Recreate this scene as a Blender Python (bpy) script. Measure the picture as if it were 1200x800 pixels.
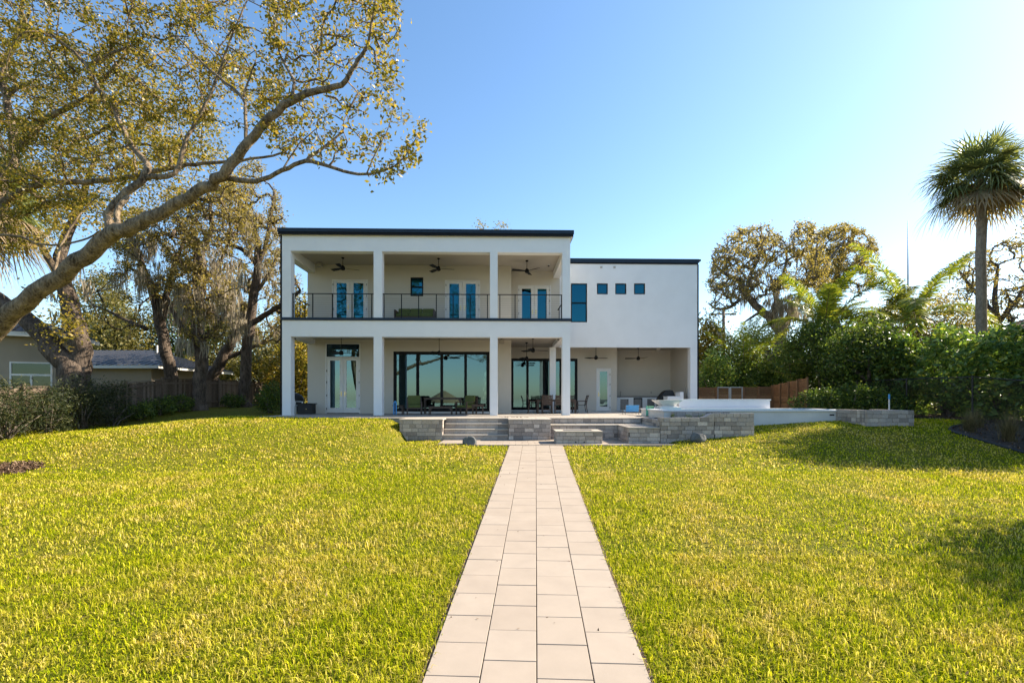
import bpy, math, random
import numpy as np
from mathutils import Vector, Matrix, Quaternion
R = math.radians
rnd = random.Random(7)
rng = np.random.default_rng(11)
scene = bpy.context.scene
for o in list(bpy.data.objects):
    bpy.data.objects.remove(o)
col = scene.collection

# ------------------------------------------------------------------ camera, sky, sun, exposure
F, CX, HY, EYE = 560.0, 600.0, 467.0, 2.48      # focal length in px of a 1200 px wide frame, centre column, horizon row, eye height
cd = bpy.data.cameras.new('camera'); cam = bpy.data.objects.new('camera', cd); col.objects.link(cam)
cam.location = (0, 0, EYE); cam.rotation_euler = (R(90), 0, 0)
cd.sensor_width = 36; cd.lens = 36 * F / 1200; cd.shift_y = (HY - 400) / 1200
cd.clip_start = 0.05; cd.clip_end = 5000
scene.camera = cam
SUN_AZ, SUN_EL = R(72), R(36)
w = bpy.data.worlds.new('World'); scene.world = w; w.use_nodes = True
nt = w.node_tree; bg = nt.nodes['Background']
sky = nt.nodes.new('ShaderNodeTexSky'); sky.sky_type = 'NISHITA'; sky.sun_disc = False
sky.sun_elevation = SUN_EL; sky.sun_rotation = SUN_AZ
sky.air_density = 1.0; sky.dust_density = 0.45; sky.ozone_density = 1.4; sky.altitude = 0
hs = nt.nodes.new('ShaderNodeHueSaturation'); hs.inputs['Saturation'].default_value = 1.13; hs.inputs['Hue'].default_value = 0.497
nt.links.new(sky.outputs['Color'], hs.inputs['Color'])
nt.links.new(hs.outputs['Color'], bg.inputs['Color']); bg.inputs['Strength'].default_value = 0.097
sd = bpy.data.lights.new('sun', 'SUN'); sun = bpy.data.objects.new('sun', sd); col.objects.link(sun)
sd.energy = 5.0; sd.angle = R(0.5); sd.color = (1.0, 0.88, 0.70)
S = Vector((math.sin(SUN_AZ) * math.cos(SUN_EL), math.cos(SUN_AZ) * math.cos(SUN_EL), math.sin(SUN_EL)))
sun.rotation_euler = (-S).to_track_quat('-Z', 'Y').to_euler(); sun.location = (30, 10, 40)
vs = scene.view_settings
vs.view_transform = 'Standard'; vs.look = 'None'; vs.gamma = 1; vs.use_curve_mapping = False; vs.exposure = 1.55
scene.cycles.max_bounces = 8; scene.cycles.transparent_max_bounces = 16

# ------------------------------------------------------------------ helpers
def at(px, py, d):
    """world point seen at photo pixel (px, py) when it stands d metres away"""
    return Vector(((px - CX) * d / F, d, EYE - (py - HY) * d / F))
def tag(o, label=None, cat=None, group=None, kind=None):
    if label: o['label'] = label
    if cat: o['category'] = cat
    if group: o['group'] = group
    if kind: o['kind'] = kind
    return o
def empty(name, loc=(0, 0, 0), rz=0.0, label=None, cat=None, group=None):
    o = bpy.data.objects.new(name, None); col.objects.link(o); o.location = loc; o.rotation_euler = (0, 0, rz)
    o.empty_display_size = 0.2
    return tag(o, label, cat, group)
def mesh_np(name, V, quads=None, tris=None, mat=None, parent=None, smooth=False, attr=None):
    V = np.asarray(V, dtype=np.float32).reshape(-1, 3)
    q = np.zeros((0, 4), np.int32) if quads is None else np.asarray(quads, np.int32).reshape(-1, 4)
    t = np.zeros((0, 3), np.int32) if tris is None else np.asarray(tris, np.int32).reshape(-1, 3)
    me = bpy.data.meshes.new(name)
    me.vertices.add(len(V)); me.vertices.foreach_set('co', V.ravel())
    nl = len(q) * 4 + len(t) * 3
    me.loops.add(nl); me.loops.foreach_set('vertex_index', np.concatenate([q.ravel(), t.ravel()]))
    me.polygons.add(len(q) + len(t))
    ls = np.concatenate([np.arange(len(q)) * 4, len(q) * 4 + np.arange(len(t)) * 3]).astype(np.int32)
    me.polygons.foreach_set('loop_start', ls)
    if smooth: me.polygons.foreach_set('use_smooth', np.ones(len(q) + len(t), bool))
    me.update(calc_edges=True)
    if mat: me.materials.append(mat)
    o = bpy.data.objects.new(name, me); col.objects.link(o)
    if parent: o.parent = parent
    return o
class MB:
    def __init__(self): self.v = []; self.f = []
    def add(self, vs_, fs):
        n = len(self.v); self.v += [tuple(p) for p in vs_]; self.f += [tuple(i + n for i in f) for f in fs]; return self
    def box(self, x0, x1, y0, y1, z0, z1):
        return self.add([(x0,y0,z0),(x1,y0,z0),(x1,y1,z0),(x0,y1,z0),(x0,y0,z1),(x1,y0,z1),(x1,y1,z1),(x0,y1,z1)],
                        [(0,3,2,1),(4,5,6,7),(0,1,5,4),(1,2,6,5),(2,3,7,6),(3,0,4,7)])
    def obox(self, c, ux, uy, uz):
        """box about c with half-axis vectors"""
        c, ux, uy, uz = map(Vector, (c, ux, uy, uz))
        p = [c + sx*ux + sy*uy + sz*uz for sz in (-1,1) for sx, sy in ((-1,-1),(1,-1),(1,1),(-1,1))]
        return self.add(p, [(0,3,2,1),(4,5,6,7),(0,1,5,4),(1,2,6,5),(2,3,7,6),(3,0,4,7)])
    def bar(self, a, b, w_, h_, up=(0,0,1)):
        a, b = Vector(a), Vector(b); d = (b - a); L = d.length; d = d / L
        u = Vector(up); s = d.cross(u)
        if s.length < 1e-3: s = d.cross(Vector((0,1,0)))
        s.normalize(); u = s.cross(d)
        return self.obox((a+b)/2, d*L/2, s*w_/2, u*h_/2)
    def tube(self, pts, rad, n=8, caps=True):
        pts = [Vector(p) for p in pts]
        if not hasattr(rad, '__len__'): rad = [rad]*len(pts)
        ring = []; prev = None
        for i, p in enumerate(pts):
            t = (pts[min(i+1, len(pts)-1)] - pts[max(i-1, 0)])
            if t.length < 1e-9: t = Vector((0,0,1))
            t.normalize()
            if prev is None:
                a = t.orthogonal().normalized()
            else:
                a = prev - t * prev.dot(t)
                a = a.normalized() if a.length > 1e-6 else t.orthogonal().normalized()
            prev = a; b = t.cross(a)
            k = len(self.v)
            for j in range(n):
                th = 2*math.pi*j/n
                self.v.append(tuple(p + (a*math.cos(th) + b*math.sin(th))*rad[i]))
            ring.append(k)
        for i in range(len(ring)-1):
            for j in range(n):
                j2 = (j+1) % n
                self.f.append((ring[i]+j, ring[i]+j2, ring[i+1]+j2, ring[i+1]+j))
        if caps:
            self.f.append(tuple(ring[0]+j for j in reversed(range(n))))
            self.f.append(tuple(ring[-1]+j for j in range(n)))
        return self
    def lathe(self, c, prof, n=20):
        return self.tube([(c[0], c[1], c[2]+z) for r, z in prof], [max(r, 1e-4) for r, z in prof], n)
    def prism(self, poly, y0, y1):
        """(x, z) outline pushed from y0 to y1"""
        n = len(poly)
        self.add([(x, y0, z) for x, z in poly] + [(x, y1, z) for x, z in poly],
                 [tuple(range(n)), tuple(reversed(range(n, 2*n)))] + [(i, i+n, (i+1) % n + n, (i+1) % n) for i in range(n)])
        return self
    def slab(self, poly, z0, z1):
        """(x, y) outline, counter-clockwise, from z0 to z1"""
        n = len(poly)
        return self.add([(x, y, z0) for x, y in poly] + [(x, y, z1) for x, y in poly],
                 [tuple(reversed(range(n))), tuple(range(n, 2*n))] + [(i, (i+1) % n, (i+1) % n + n, i+n) for i in range(n)])
    def build(self, name, mat, parent=None, smooth=False, bevel=0.0):
        me = bpy.data.meshes.new(name); me.from_pydata(self.v, [], self.f); me.update()
        if smooth:
            for p in me.polygons: p.use_smooth = True
        me.materials.append(mat)
        o = bpy.data.objects.new(name, me); col.objects.link(o)
        if parent: o.parent = parent
        if bevel:
            m = o.modifiers.new('edge', 'BEVEL'); m.width = bevel; m.segments = 2; m.limit_method = 'ANGLE'
        return o
def copy_tree(o, parent=None):
    c = o.copy(); col.objects.link(c); c.parent = parent
    for ch in list(o.children): copy_tree(ch, c)
    return c

# ------------------------------------------------------------------ materials
def ramp(nt, fac, stops):
    r = nt.nodes.new('ShaderNodeValToRGB'); e = r.color_ramp.elements
    while len(e) < len(stops): e.new(0.5)
    for el, (p, c) in zip(e, stops): el.position = p; el.color = (*c, 1)
    nt.links.new(fac, r.inputs['Fac']); return r.outputs['Color']
def noise(nt, scale, detail=6, vec=None, rough=0.6, mapscale=None):
    tc = nt.nodes.new('ShaderNodeTexCoord'); n = nt.nodes.new('ShaderNodeTexNoise')
    n.inputs['Scale'].default_value = scale; n.inputs['Detail'].default_value = detail; n.inputs['Roughness'].default_value = rough
    src = tc.outputs['Object']
    if mapscale:
        mp = nt.nodes.new('ShaderNodeMapping'); mp.inputs['Scale'].default_value = mapscale
        nt.links.new(src, mp.inputs['Vector']); src = mp.outputs['Vector']
    nt.links.new(src, n.inputs['Vector']); return n.outputs['Fac']
def mixc(nt, fac, a, b, mode='MIX'):
    m = nt.nodes.new('ShaderNodeMix'); m.data_type = 'RGBA'; m.blend_type = mode
    for s, v in ((m.inputs[0], fac), (m.inputs[6], a), (m.inputs[7], b)):
        if hasattr(v, 'is_linked'): nt.links.new(v, s)
        else: s.default_value = v if isinstance(v, (int, float)) else (*v, 1)
    return m.outputs[2]
def base_mat(name, rough=0.6, metal=0.0, spec=0.5):
    m = bpy.data.materials.new(name); m.use_nodes = True
    b = m.node_tree.nodes['Principled BSDF']
    b.inputs['Roughness'].default_value = rough; b.inputs['Metallic'].default_value = metal
    b.inputs['Specular IOR Level'].default_value = spec
    return m, m.node_tree, b
def bump(nt, b, h, strength=0.3, dist=0.02):
    n = nt.nodes.new('ShaderNodeBump'); n.inputs['Strength'].default_value = strength; n.inputs['Distance'].default_value = dist
    nt.links.new(h, n.inputs['Height']); nt.links.new(n.outputs['Normal'], b.inputs['Normal'])
def plain(name, c, rough=0.6, metal=0.0, var=0.12, scale=6.0, bmp=0.0, bscale=60, spec=0.5):
    m, nt, b = base_mat(name, rough, metal, spec)
    lo = tuple(x*(1-var) for x in c); hi = tuple(min(1, x*(1+var)) for x in c)
    nt.links.new(ramp(nt, noise(nt, scale), [(0.3, lo), (0.7, hi)]), b.inputs['Base Color'])
    if bmp: bump(nt, b, noise(nt, bscale, 8), bmp, 0.01)
    return m
def island_mat(name, stops, rough=0.7, var=0.25, nscale=14, bmp=0.4, bscale=45, spec=0.3):
    """one colour for each loose piece of the mesh (block, board, tile)"""
    m, nt, b = base_mat(name, rough, 0, spec)
    g = nt.nodes.new('ShaderNodeNewGeometry')
    c = ramp(nt, g.outputs['Random Per Island'], stops)
    n = noise(nt, nscale, 8)
    c2 = mixc(nt, 1.0, c, ramp(nt, n, [(0.25, (1-var,)*3), (0.75, (1+0.3*var,)*3)]), 'MULTIPLY')
    nt.links.new(c2, b.inputs['Base Color']); bump(nt, b, noise(nt, bscale, 8), bmp, 0.01)
    return m
def leaf_mat(name, stops, trans=0.4, rough=0.45, spec=0.35, tint=(1.0, 1.0, 0.55)):
    m, nt, b = base_mat(name, rough, 0, spec)
    g = nt.nodes.new('ShaderNodeNewGeometry')
    c = ramp(nt, g.outputs['Random Per Island'], stops)
    nt.links.new(c, b.inputs['Base Color'])
    t = nt.nodes.new('ShaderNodeBsdfTranslucent')
    nt.links.new(mixc(nt, 1.0, c, tint, 'MULTIPLY'), t.inputs['Color'])
    mx = nt.nodes.new('ShaderNodeMixShader'); mx.inputs[0].default_value = trans
    nt.links.new(b.outputs[0], mx.inputs[1]); nt.links.new(t.outputs[0], mx.inputs[2])
    nt.links.new(mx.outputs[0], nt.nodes['Material Output'].inputs['Surface'])
    return m
def bark_mat(name, lo, hi, scale=5, bmp=1.0):
    m, nt, b = base_mat(name, 0.9, 0, 0.15)
    n1 = noise(nt, scale, 8, mapscale=(1.6, 1.6, 0.7)); n2 = noise(nt, scale*5, 6, mapscale=(1.4, 1.4, 0.4))
    mm = nt.nodes.new('ShaderNodeMath'); mm.operation = 'ADD'; mm.use_clamp = False
    nt.links.new(n1, mm.inputs[0]); nt.links.new(n2, mm.inputs[1])
    hf = nt.nodes.new('ShaderNodeMath'); hf.operation = 'MULTIPLY'; hf.inputs[1].default_value = 0.5; nt.links.new(mm.outputs[0], hf.inputs[0])
    nt.links.new(ramp(nt, hf.outputs[0], [(0.38, lo), (0.6, hi)]), b.inputs['Base Color'])
    bump(nt, b, hf.outputs[0], bmp, 0.12)
    return m
def glass_mat(name, refl=0.5, rc=(0.6, 0.85, 0.9), tc=(0.5, 0.6, 0.6), wav=0.0):
    m = bpy.data.materials.new(name); m.use_nodes = True; nt = m.node_tree
    nt.nodes.remove(nt.nodes['Principled BSDF'])
    gl = nt.nodes.new('ShaderNodeBsdfGlossy'); gl.inputs['Roughness'].default_value = 0.0; gl.inputs['Color'].default_value = (*rc, 1)
    tr = nt.nodes.new('ShaderNodeBsdfTransparent'); tr.inputs['Color'].default_value = (*tc, 1)
    lw = nt.nodes.new('ShaderNodeLayerWeight'); lw.inputs['Blend'].default_value = 0.35
    ma = nt.nodes.new('ShaderNodeMath'); ma.operation = 'MULTIPLY_ADD'; ma.use_clamp = True
    ma.inputs[1].default_value = 1 - refl; ma.inputs[2].default_value = refl
    nt.links.new(lw.outputs['Fresnel'], ma.inputs[0])
    if wav:
        bp = nt.nodes.new('ShaderNodeBump'); bp.inputs['Strength'].default_value = wav; bp.inputs['Distance'].default_value = 0.01
        nt.links.new(noise(nt, 0.9, 2), bp.inputs['Height']); nt.links.new(bp.outputs[0], gl.inputs['Normal'])
    mx = nt.nodes.new('ShaderNodeMixShader')
    nt.links.new(ma.outputs[0], mx.inputs[0]); nt.links.new(tr.outputs[0], mx.inputs[1]); nt.links.new(gl.outputs[0], mx.inputs[2])
    nt.links.new(mx.outputs[0], nt.nodes['Material Output'].inputs['Surface'])
    return m

M = {}
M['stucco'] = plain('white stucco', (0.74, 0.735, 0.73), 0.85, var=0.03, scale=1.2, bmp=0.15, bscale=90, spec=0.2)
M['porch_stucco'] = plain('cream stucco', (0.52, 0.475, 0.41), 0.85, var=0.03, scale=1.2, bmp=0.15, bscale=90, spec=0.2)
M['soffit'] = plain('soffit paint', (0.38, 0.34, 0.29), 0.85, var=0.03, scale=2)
M['white_paint'] = plain('white paint', (0.64, 0.625, 0.60), 0.45, var=0.03)
M['bronze'] = plain('dark bronze aluminium', (0.008, 0.008, 0.009), 0.5, 0.0, var=0.2, spec=0.15)
M['fascia'] = plain('slate blue roof flashing', (0.012, 0.024, 0.042), 0.45, 0.0, var=0.15, spec=0.25)
M['railing'] = plain('charcoal railing metal', (0.009, 0.009, 0.010), 0.5, 0.0, spec=0.15)
M['brass'] = plain('satin brass', (0.62, 0.5, 0.25), 0.3, 0.9)
M['glass'] = glass_mat('reflective glass', 0.45, (0.17, 0.28, 0.315), (0.40, 0.48, 0.48), 0.02)
M['teal_glass'] = glass_mat('tinted upper glass', 0.55, (0.025, 0.15, 0.21), (0.08, 0.16, 0.18), 0.0)
M['clear_glass'] = glass_mat('clear glass', 0.08, (0.9, 0.95, 0.95), (0.9, 0.95, 0.93))
M['interior'] = plain('interior paint', (0.62, 0.60, 0.56), 0.8, var=0.03)
M['interior_floor'] = plain('interior tile', (0.45, 0.42, 0.38), 0.3, var=0.08, scale=2)
M['terrace'] = None
# ------------------------------------------------------------------ the ground
def sst(a, b, x):
    t = np.clip((x - a) / (b - a), 0, 1); return t * t * (3 - 2 * t)
def gz(X, Y):
    X = np.asarray(X, float); Y = np.asarray(Y, float)
    base = np.where(Y < 16.9, 0.0518 * np.clip(Y, -3, 99), 0.875)
    xf = np.where(X < 0, sst(3.4, 5.2, -X), 0.9 * np.clip((X - 5.0) / 9, 0, 1) ** 0.6)
    xf = xf * (1 - 0.5 * sst(11, 17.5, -X) * (1 - sst(20, 26, Y)))
    z = base + sst(12.5, 19.4, Y) * (1.69 - base) * xf
    z = z + sst(21, 32, Y) * 0.3 * np.where(X < -11.3, 1, 0) * np.clip(-(X + 11.3) / 4, 0, 1)
    z = z + 0.035 * np.sin(X * 0.55 + 1.3) * np.sin(Y * 0.43) * sst(1.5, 4, np.abs(X - 0.05 * Y))
    z = np.where((X > -4.15) & (X < 5.75) & (Y > 16.3), np.minimum(z, 0.86), z)
    z = np.where((X > -10.95) & (X < 12) & (Y > 19.75), np.minimum(z, 1.5), z)
    return np.where(Y < -3.2, -2.5, z)
def axis(parts):
    out = []
    for a, b, s in parts: out += list(np.arange(a, b - 1e-6, s))
    return np.array(out + [parts[-1][1]])
gx = axis([(-900, -60, 60), (-60, -24, 3), (-24, -12, 0.8), (-12, 15, 0.25), (15, 30, 0.8), (30, 60, 3), (60, 900, 60)])
gy = axis([(-3.4, -3.0, 0.4), (-3.0, 1, 1), (1, 22, 0.25), (22, 40, 0.8), (40, 80, 4), (80, 1200, 80)])
GX, GY = np.meshgrid(gx, gy); GZ = gz(GX, GY)
nx, ny = len(gx), len(gy)
idx = np.arange(nx * ny).reshape(ny, nx)
quads = np.stack([idx[:-1, :-1], idx[:-1, 1:], idx[1:, 1:], idx[1:, :-1]], -1).reshape(-1, 4)
def lawn_mat():
    m, nt, b = base_mat('lawn turf', 0.9, 0, 0.1)
    big = noise(nt, 0.35, 4); mid = noise(nt, 3.0, 6); fine = noise(nt, 55, 6)
    c1 = ramp(nt, fine, [(0.36, (0.025, 0.035, 0.004)), (0.54, (0.13, 0.15, 0.008)), (0.70, (0.42, 0.38, 0.04))])  # dark stops put the shadowed gaps between blades into the turf colour
    c2 = ramp(nt, fine, [(0.36, (0.05, 0.04, 0.01)), (0.54, (0.24, 0.19, 0.035)), (0.70, (0.54, 0.41, 0.13))])
    mm = nt.nodes.new('ShaderNodeMath'); mm.operation = 'MULTIPLY'
    nt.links.new(ramp(nt, big, [(0.42, (0, 0, 0)), (0.66, (1, 1, 1))]), mm.inputs[0])
    nt.links.new(ramp(nt, mid, [(0.35, (0.1,)*3), (0.7, (1, 1, 1))]), mm.inputs[1])
    nt.links.new(mixc(nt, mm.outputs[0], c1, c2), b.inputs['Base Color'])
    bump(nt, b, fine, 1.0, 0.06)
    return m
M['lawn'] = lawn_mat()
tag(mesh_np('lawn', np.stack([GX, GY, GZ], -1), quads, None, M['lawn'], smooth=True), kind='structure')
wm, wnt, wb = base_mat('bay water', 0.05, 0, 0.5); wb.inputs['Base Color'].default_value = (0.02, 0.06, 0.08, 1)
bump(wnt, wb, noise(wnt, 1.2, 4), 0.25, 0.1)
tag(MB().add([(-1500,-1800,-0.7),(1500,-1800,-0.7),(1500,-3.3,-0.7),(-1500,-3.3,-0.7)], [(0,1,2,3)]).build('water', wm), kind='structure')
M['concrete'] = plain('concrete', (0.40, 0.38, 0.35), 0.85, var=0.15, scale=2, bmp=0.2)
tag(MB().box(-60, 60, -3.7, -3.38, -2, 0.05).build('seawall', M['concrete']), 'pale concrete seawall between the lawn and the bay water', 'seawall')

# ------------------------------------------------------------------ path, lower patio and terrace paving
M['paver'] = island_mat('cream travertine pavers', [(0, (0.315, 0.262, 0.213)), (0.5, (0.325, 0.272, 0.222)), (1, (0.335, 0.282, 0.232))], 0.75, 0.11, 3.0, 0.12, 120, 0.25)
M['paver_bed'] = plain('sandy joint bed', (0.07, 0.045, 0.03), 0.95)
M['terrace'] = island_mat('terrace pavers', [(0, (0.32, 0.285, 0.245)), (1, (0.38, 0.34, 0.295))], 0.7, 0.10, 4, 0.1, 120, 0.25)
PS = 0.0497
def path_cx(Y): return 0.008 + PS * Y
pm = MB(); bed = MB()
px_ = Vector((1, -PS, 0)).normalized()
slope = 0.0518
W_, L_ = 0.457, 0.487
py_ = Vector((PS, 1, slope))
for c in range(4):
    off = (3.85 if c % 2 == 0 else 4.076)
    k0 = int((-2.6 - off) / L_)
    for k in range(k0, 60):
        y0 = off + k * L_; y1 = y0 + L_
        if y0 > 16.35: break
        y1 = min(y1, 16.42)
        ym = (y0 + y1) / 2
        u = (c - 1.5) * W_
        cc = Vector((path_cx(ym), ym, slope * ym)) + px_ * u + Vector((0, 0, 0.004 + rnd.uniform(-0.0025, 0.0025)))
        a = rnd.uniform(-0.004, 0.004)
        ux = px_ * (W_ / 2 - 0.0045) + Vector((0, 0, a * 0.2)); uy = py_ * ((y1 - y0) / 2 - 0.0035) + Vector((a * 0.3, 0, 0))
        pm.obox(cc, ux, uy, Vector((0, 0, 0.028)))
path = pm.build('path', M['paver'], bevel=0.004); tag(path, kind='structure')
bd = MB()
for k in range(40):
    y0, y1 = -2.9 + k * 0.485, -2.9 + (k + 1) * 0.485
    if y0 > 16.3: break
    a = Vector((path_cx(y0), y0, slope * y0 + 0.012)); b_ = Vector((path_cx(y1), y1, slope * y1 + 0.012))
    bd.add([a - px_ * 0.95, a + px_ * 0.95, b_ + px_ * 0.95, b_ - px_ * 0.95], [(0, 1, 2, 3)])
tag(bd.build('path_bed', M['paver_bed']), kind='structure')
# lower patio in front of the steps
lp = MB(); PZ = 0.90
def in_lower(x, y):
    return True
pol = [(-2.65, 17.1), (-1.2, 16.42), (5.3, 16.42), (5.7, 16.9), (5.25, 19.3), (-2.62, 19.3)]
yy = 16.42; r = 0
while yy < 19.2:
    y1 = yy + 0.487
    x = -2.62 - (r % 2) * 0.22
    while x < 5.25:
        x0, x1 = max(x, -2.62), min(x + 0.457, 5.25 if yy > 16.95 else 5.65)
        ya = yy
        if x1 - x0 > 0.03 and not (x1 < -1.2 and yy < 16.9):
            lp.box(x0 + 0.004, x1 - 0.004, yy + 0.004, y1 - 0.004, PZ - 0.06, PZ + rnd.uniform(-0.002, 0.002))
        x += 0.457
    yy = y1; r += 1
tag(lp.build('lower_patio', M['paver'], bevel=0.004), kind='structure')
tag(MB().box(-2.63, 5.26, 16.44, 19.4, 0.7, PZ - 0.012).build('lower_patio_bed', M['paver_bed']), kind='structure')

# terrace (the raised deck round the house)
TZ = 1.70
tb = MB()
tb.box(-11.0, -4.32, 19.58, 37, 0.8, TZ - 0.035)
tb.box(-4.32, 6.0, 19.72, 37, 0.3, TZ - 0.035)
tb.box(6.0, 12.2, 22.6, 37, 0.8, TZ - 0.035)
tag(tb.build('terrace_base', M['concrete']), kind='structure')
tp = MB()
yy = 19.5; r = 0
while yy < 31.2:
    x = -11.05 - (r % 2) * 0.3
    while x < 12.2:
        x0, x1 = max(x, -11.05), min(x + 0.61, 12.2)
        y0 = yy
        if -4.32 < x0 < 5.9 and y0 < 19.65: y0 = 19.66
        ok = x1 - x0 > 0.05 and not (x1 > 5.95 and yy < 22.5)
        if ok: tp.box(x0 + 0.003, x1 - 0.003, y0 + 0.003, yy + 0.61 - 0.003, TZ - 0.04, TZ + rnd.uniform(-0.0015, 0.0015))
        x += 0.61
    yy += 0.61; r += 1
tag(tp.build('terrace', M['terrace']), kind='structure')

# ------------------------------------------------------------------ stone block walls, steps, bench, fire pit
M['block'] = island_mat('tumbled concrete wall block', [(0, (0.24, 0.205, 0.185)), (0.2, (0.33, 0.285, 0.25)), (0.5, (0.47, 0.40, 0.345)), (0.7, (0.37, 0.33, 0.305)), (0.9, (0.53, 0.455, 0.39)), (1, (0.60, 0.52, 0.45))], 0.9, 0.3, 18, 0.7, 40, 0.15)
M['blue_block'] = M['block']
M['coping'] = island_mat('pale coping stone', [(0, (0.36, 0.32, 0.27)), (1, (0.42, 0.375, 0.325))], 0.7, 0.12, 5, 0.1, 90, 0.25)
M['core'] = plain('wall mortar core', (0.12, 0.11, 0.10), 0.95)
def courses(mb, x0, x1, y0, y1, z0, z1, h=0.15, L=0.36, top_at=None):
    """rows of loose blocks filling a box: real blocks on all four faces"""
    z = z1; r = 0
    while z > z0 + 1e-3:
        zb = max(z - h, z0)
        for (ax0, ax1, face) in ((x0, x1, 'f'), (x0, x1, 'b'), (y0, y1, 'l'), (y0, y1, 'r')):
            wd = 0.13
            p = ax0 - (rnd.random() * 0.7 + 0.1) * L
            if face in 'lr': lo, hi = ax0 + wd, ax1 - wd
            else: lo, hi = ax0, ax1
            while p < hi:
                ln = L * rnd.uniform(0.62, 1.2)
                a, b_ = max(p, lo), min(p + ln, hi)
                p += ln
                if b_ - a < 0.04: continue
                j = rnd.uniform(-0.009, 0.006); g = 0.005
                if face == 'f': mb.box(a + g, b_ - g, y0 + j, y0 + wd, zb + g, z - g)
                elif face == 'b': mb.box(a + g, b_ - g, y1 - wd, y1 - j, zb + g, z - g)
                elif face == 'l': mb.box(x0 + j, x0 + wd, a + g, b_ - g, zb + g, z - g)
                else: mb.box(x1 - wd, x1 - j, a + g, b_ - g, zb + g, z - g)
        z = zb; r += 1
def stone_wall(name, label, cat, boxes, group=None, cap=None):
    """boxes: list of (x0,x1,y0,y1,z0,z1)"""
    x = sum((b[0]+b[1])/2 for b in boxes)/len(boxes); y = sum((b[2]+b[3])/2 for b in boxes)/len(boxes); z = min(b[4] for b in boxes)
    t = empty(name, (x, y, z), 0, label, cat, group)
    mb = MB(); core = MB()
    for b in boxes:
        q = (b[0]-x, b[1]-x, b[2]-y, b[3]-y, b[4]-z, b[5]-z)
        courses(mb, *q); core.box(q[0]+.02, q[1]-.02, q[2]+.02, q[3]-.02, q[4], q[5]-.006)
    mb.build('block_facing', M['block'], t, bevel=0.006)
    core.build('core', M['core'], t)
    if cap:
        c = MB()
        for (a0, a1, b0, b1, zz) in cap:
            n = max(1, round((a1-a0)/0.5)); s = (a1-a0)/n
            for i in range(n): c.box(a0-x+i*s+.002, a0-x+(i+1)*s-.002, b0-y, b1-y, zz-z, zz-z+0.045)
        c.build('coping', M['coping'], t, bevel=0.006)
    return t
WG = 'grey stone block walls round the terrace'
stone_wall('stone_wall', 'grey block retaining wall rising from the lawn beside the steps, its far end in shadow', 'wall',
    [(-4.31, -2.66, 18.3, 18.68, 0.6, 1.655), (-4.31, -3.93, 18.69, 19.56, 0.9, 1.655)], WG,
    [(-4.33, -2.64, 18.27, 19.56, 1.656)])
stone_wall('stone_wall', 'tall square grey block wall between the steps and the sunken bench', 'wall',
    [(-0.13, 1.49, 18.3, 19.6, 0.6, 1.655)], WG, [(-0.15, 1.51, 18.27, 19.62, 1.656)])
stone_wall('stone_wall', 'low strip of grey blocks behind the sunken bench, under the terrace edge', 'wall',
    [(1.50, 5.27, 19.42, 19.7, 1.40, 1.655)], WG, [(1.515, 5.27, 19.39, 19.70, 1.656)])
# steps
st = empty('stone_steps', (-1.4, 18.5, 0.9), 0, 'four wide stone steps climbing from the patio to the terrace', 'steps')
for i in range(4):
    y0 = 18.34 + 0.285 * i - 18.5; z1 = 0.9 + 0.2 * (i + 1) - 0.9
    riser = MB(); n = 6; wd = 2.51 / n
    for k in range(n): riser.box(-1.255 + k*wd + .002, -1.255 + (k+1)*wd - .002, y0 + 0.02, y0 + 0.42, z1 - 0.2, z1 - 0.046)
    rr = riser.build('riser', M['block'], st, bevel=0.004)
    tr = MB(); n = 5; wd = 2.51 / n
    for k in range(n): tr.box(-1.255 + k*wd + .002, -1.255 + (k+1)*wd - .002, y0 - 0.012, y0 + 0.41, z1 - 0.045, z1)
    tr.build('tread', M['coping'], st, bevel=0.008)
# bench
stone_wall('stone_bench', 'sunken bench of grey blocks with a pale seat turning a corner toward the lawn', 'bench',
    [(1.50, 4.15, 18.72, 19.38, 0.7, 1.415), (4.16, 5.27, 17.02, 19.38, 0.7, 1.415)], None,
    [(1.50, 4.13, 18.68, 19.385, 1.416), (4.135, 5.265, 16.99, 19.385, 1.416)])
# long planter wall with the stepped-up end
t = stone_wall('stone_wall', 'long grey block planter wall stepping up to its end on the lawn', 'wall',
    [(5.28, 7.2, 17.0, 17.36, 0.7, 1.81), (7.2, 8.62, 17.0, 17.36, 0.8, 1.96), (5.28, 5.60, 17.37, 19.70, 0.9, 1.72)], WG)
cv = MB()
pts = [(6.78, 1.812)] + [(6.78 + 0.42 * i/8, 1.812 + 0.148 * (math.sin((i/8 - 0.5) * math.pi) * 0.5 + 0.5)) for i in range(9)] + [(7.2, 1.812)]
o = MB(); o.prism([(x - t.location.x, z - t.location.z) for x, z in pts], 17.0 - t.location.y, 17.36 - t.location.y); o.build('curved_cap', M['block'], t)
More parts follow.
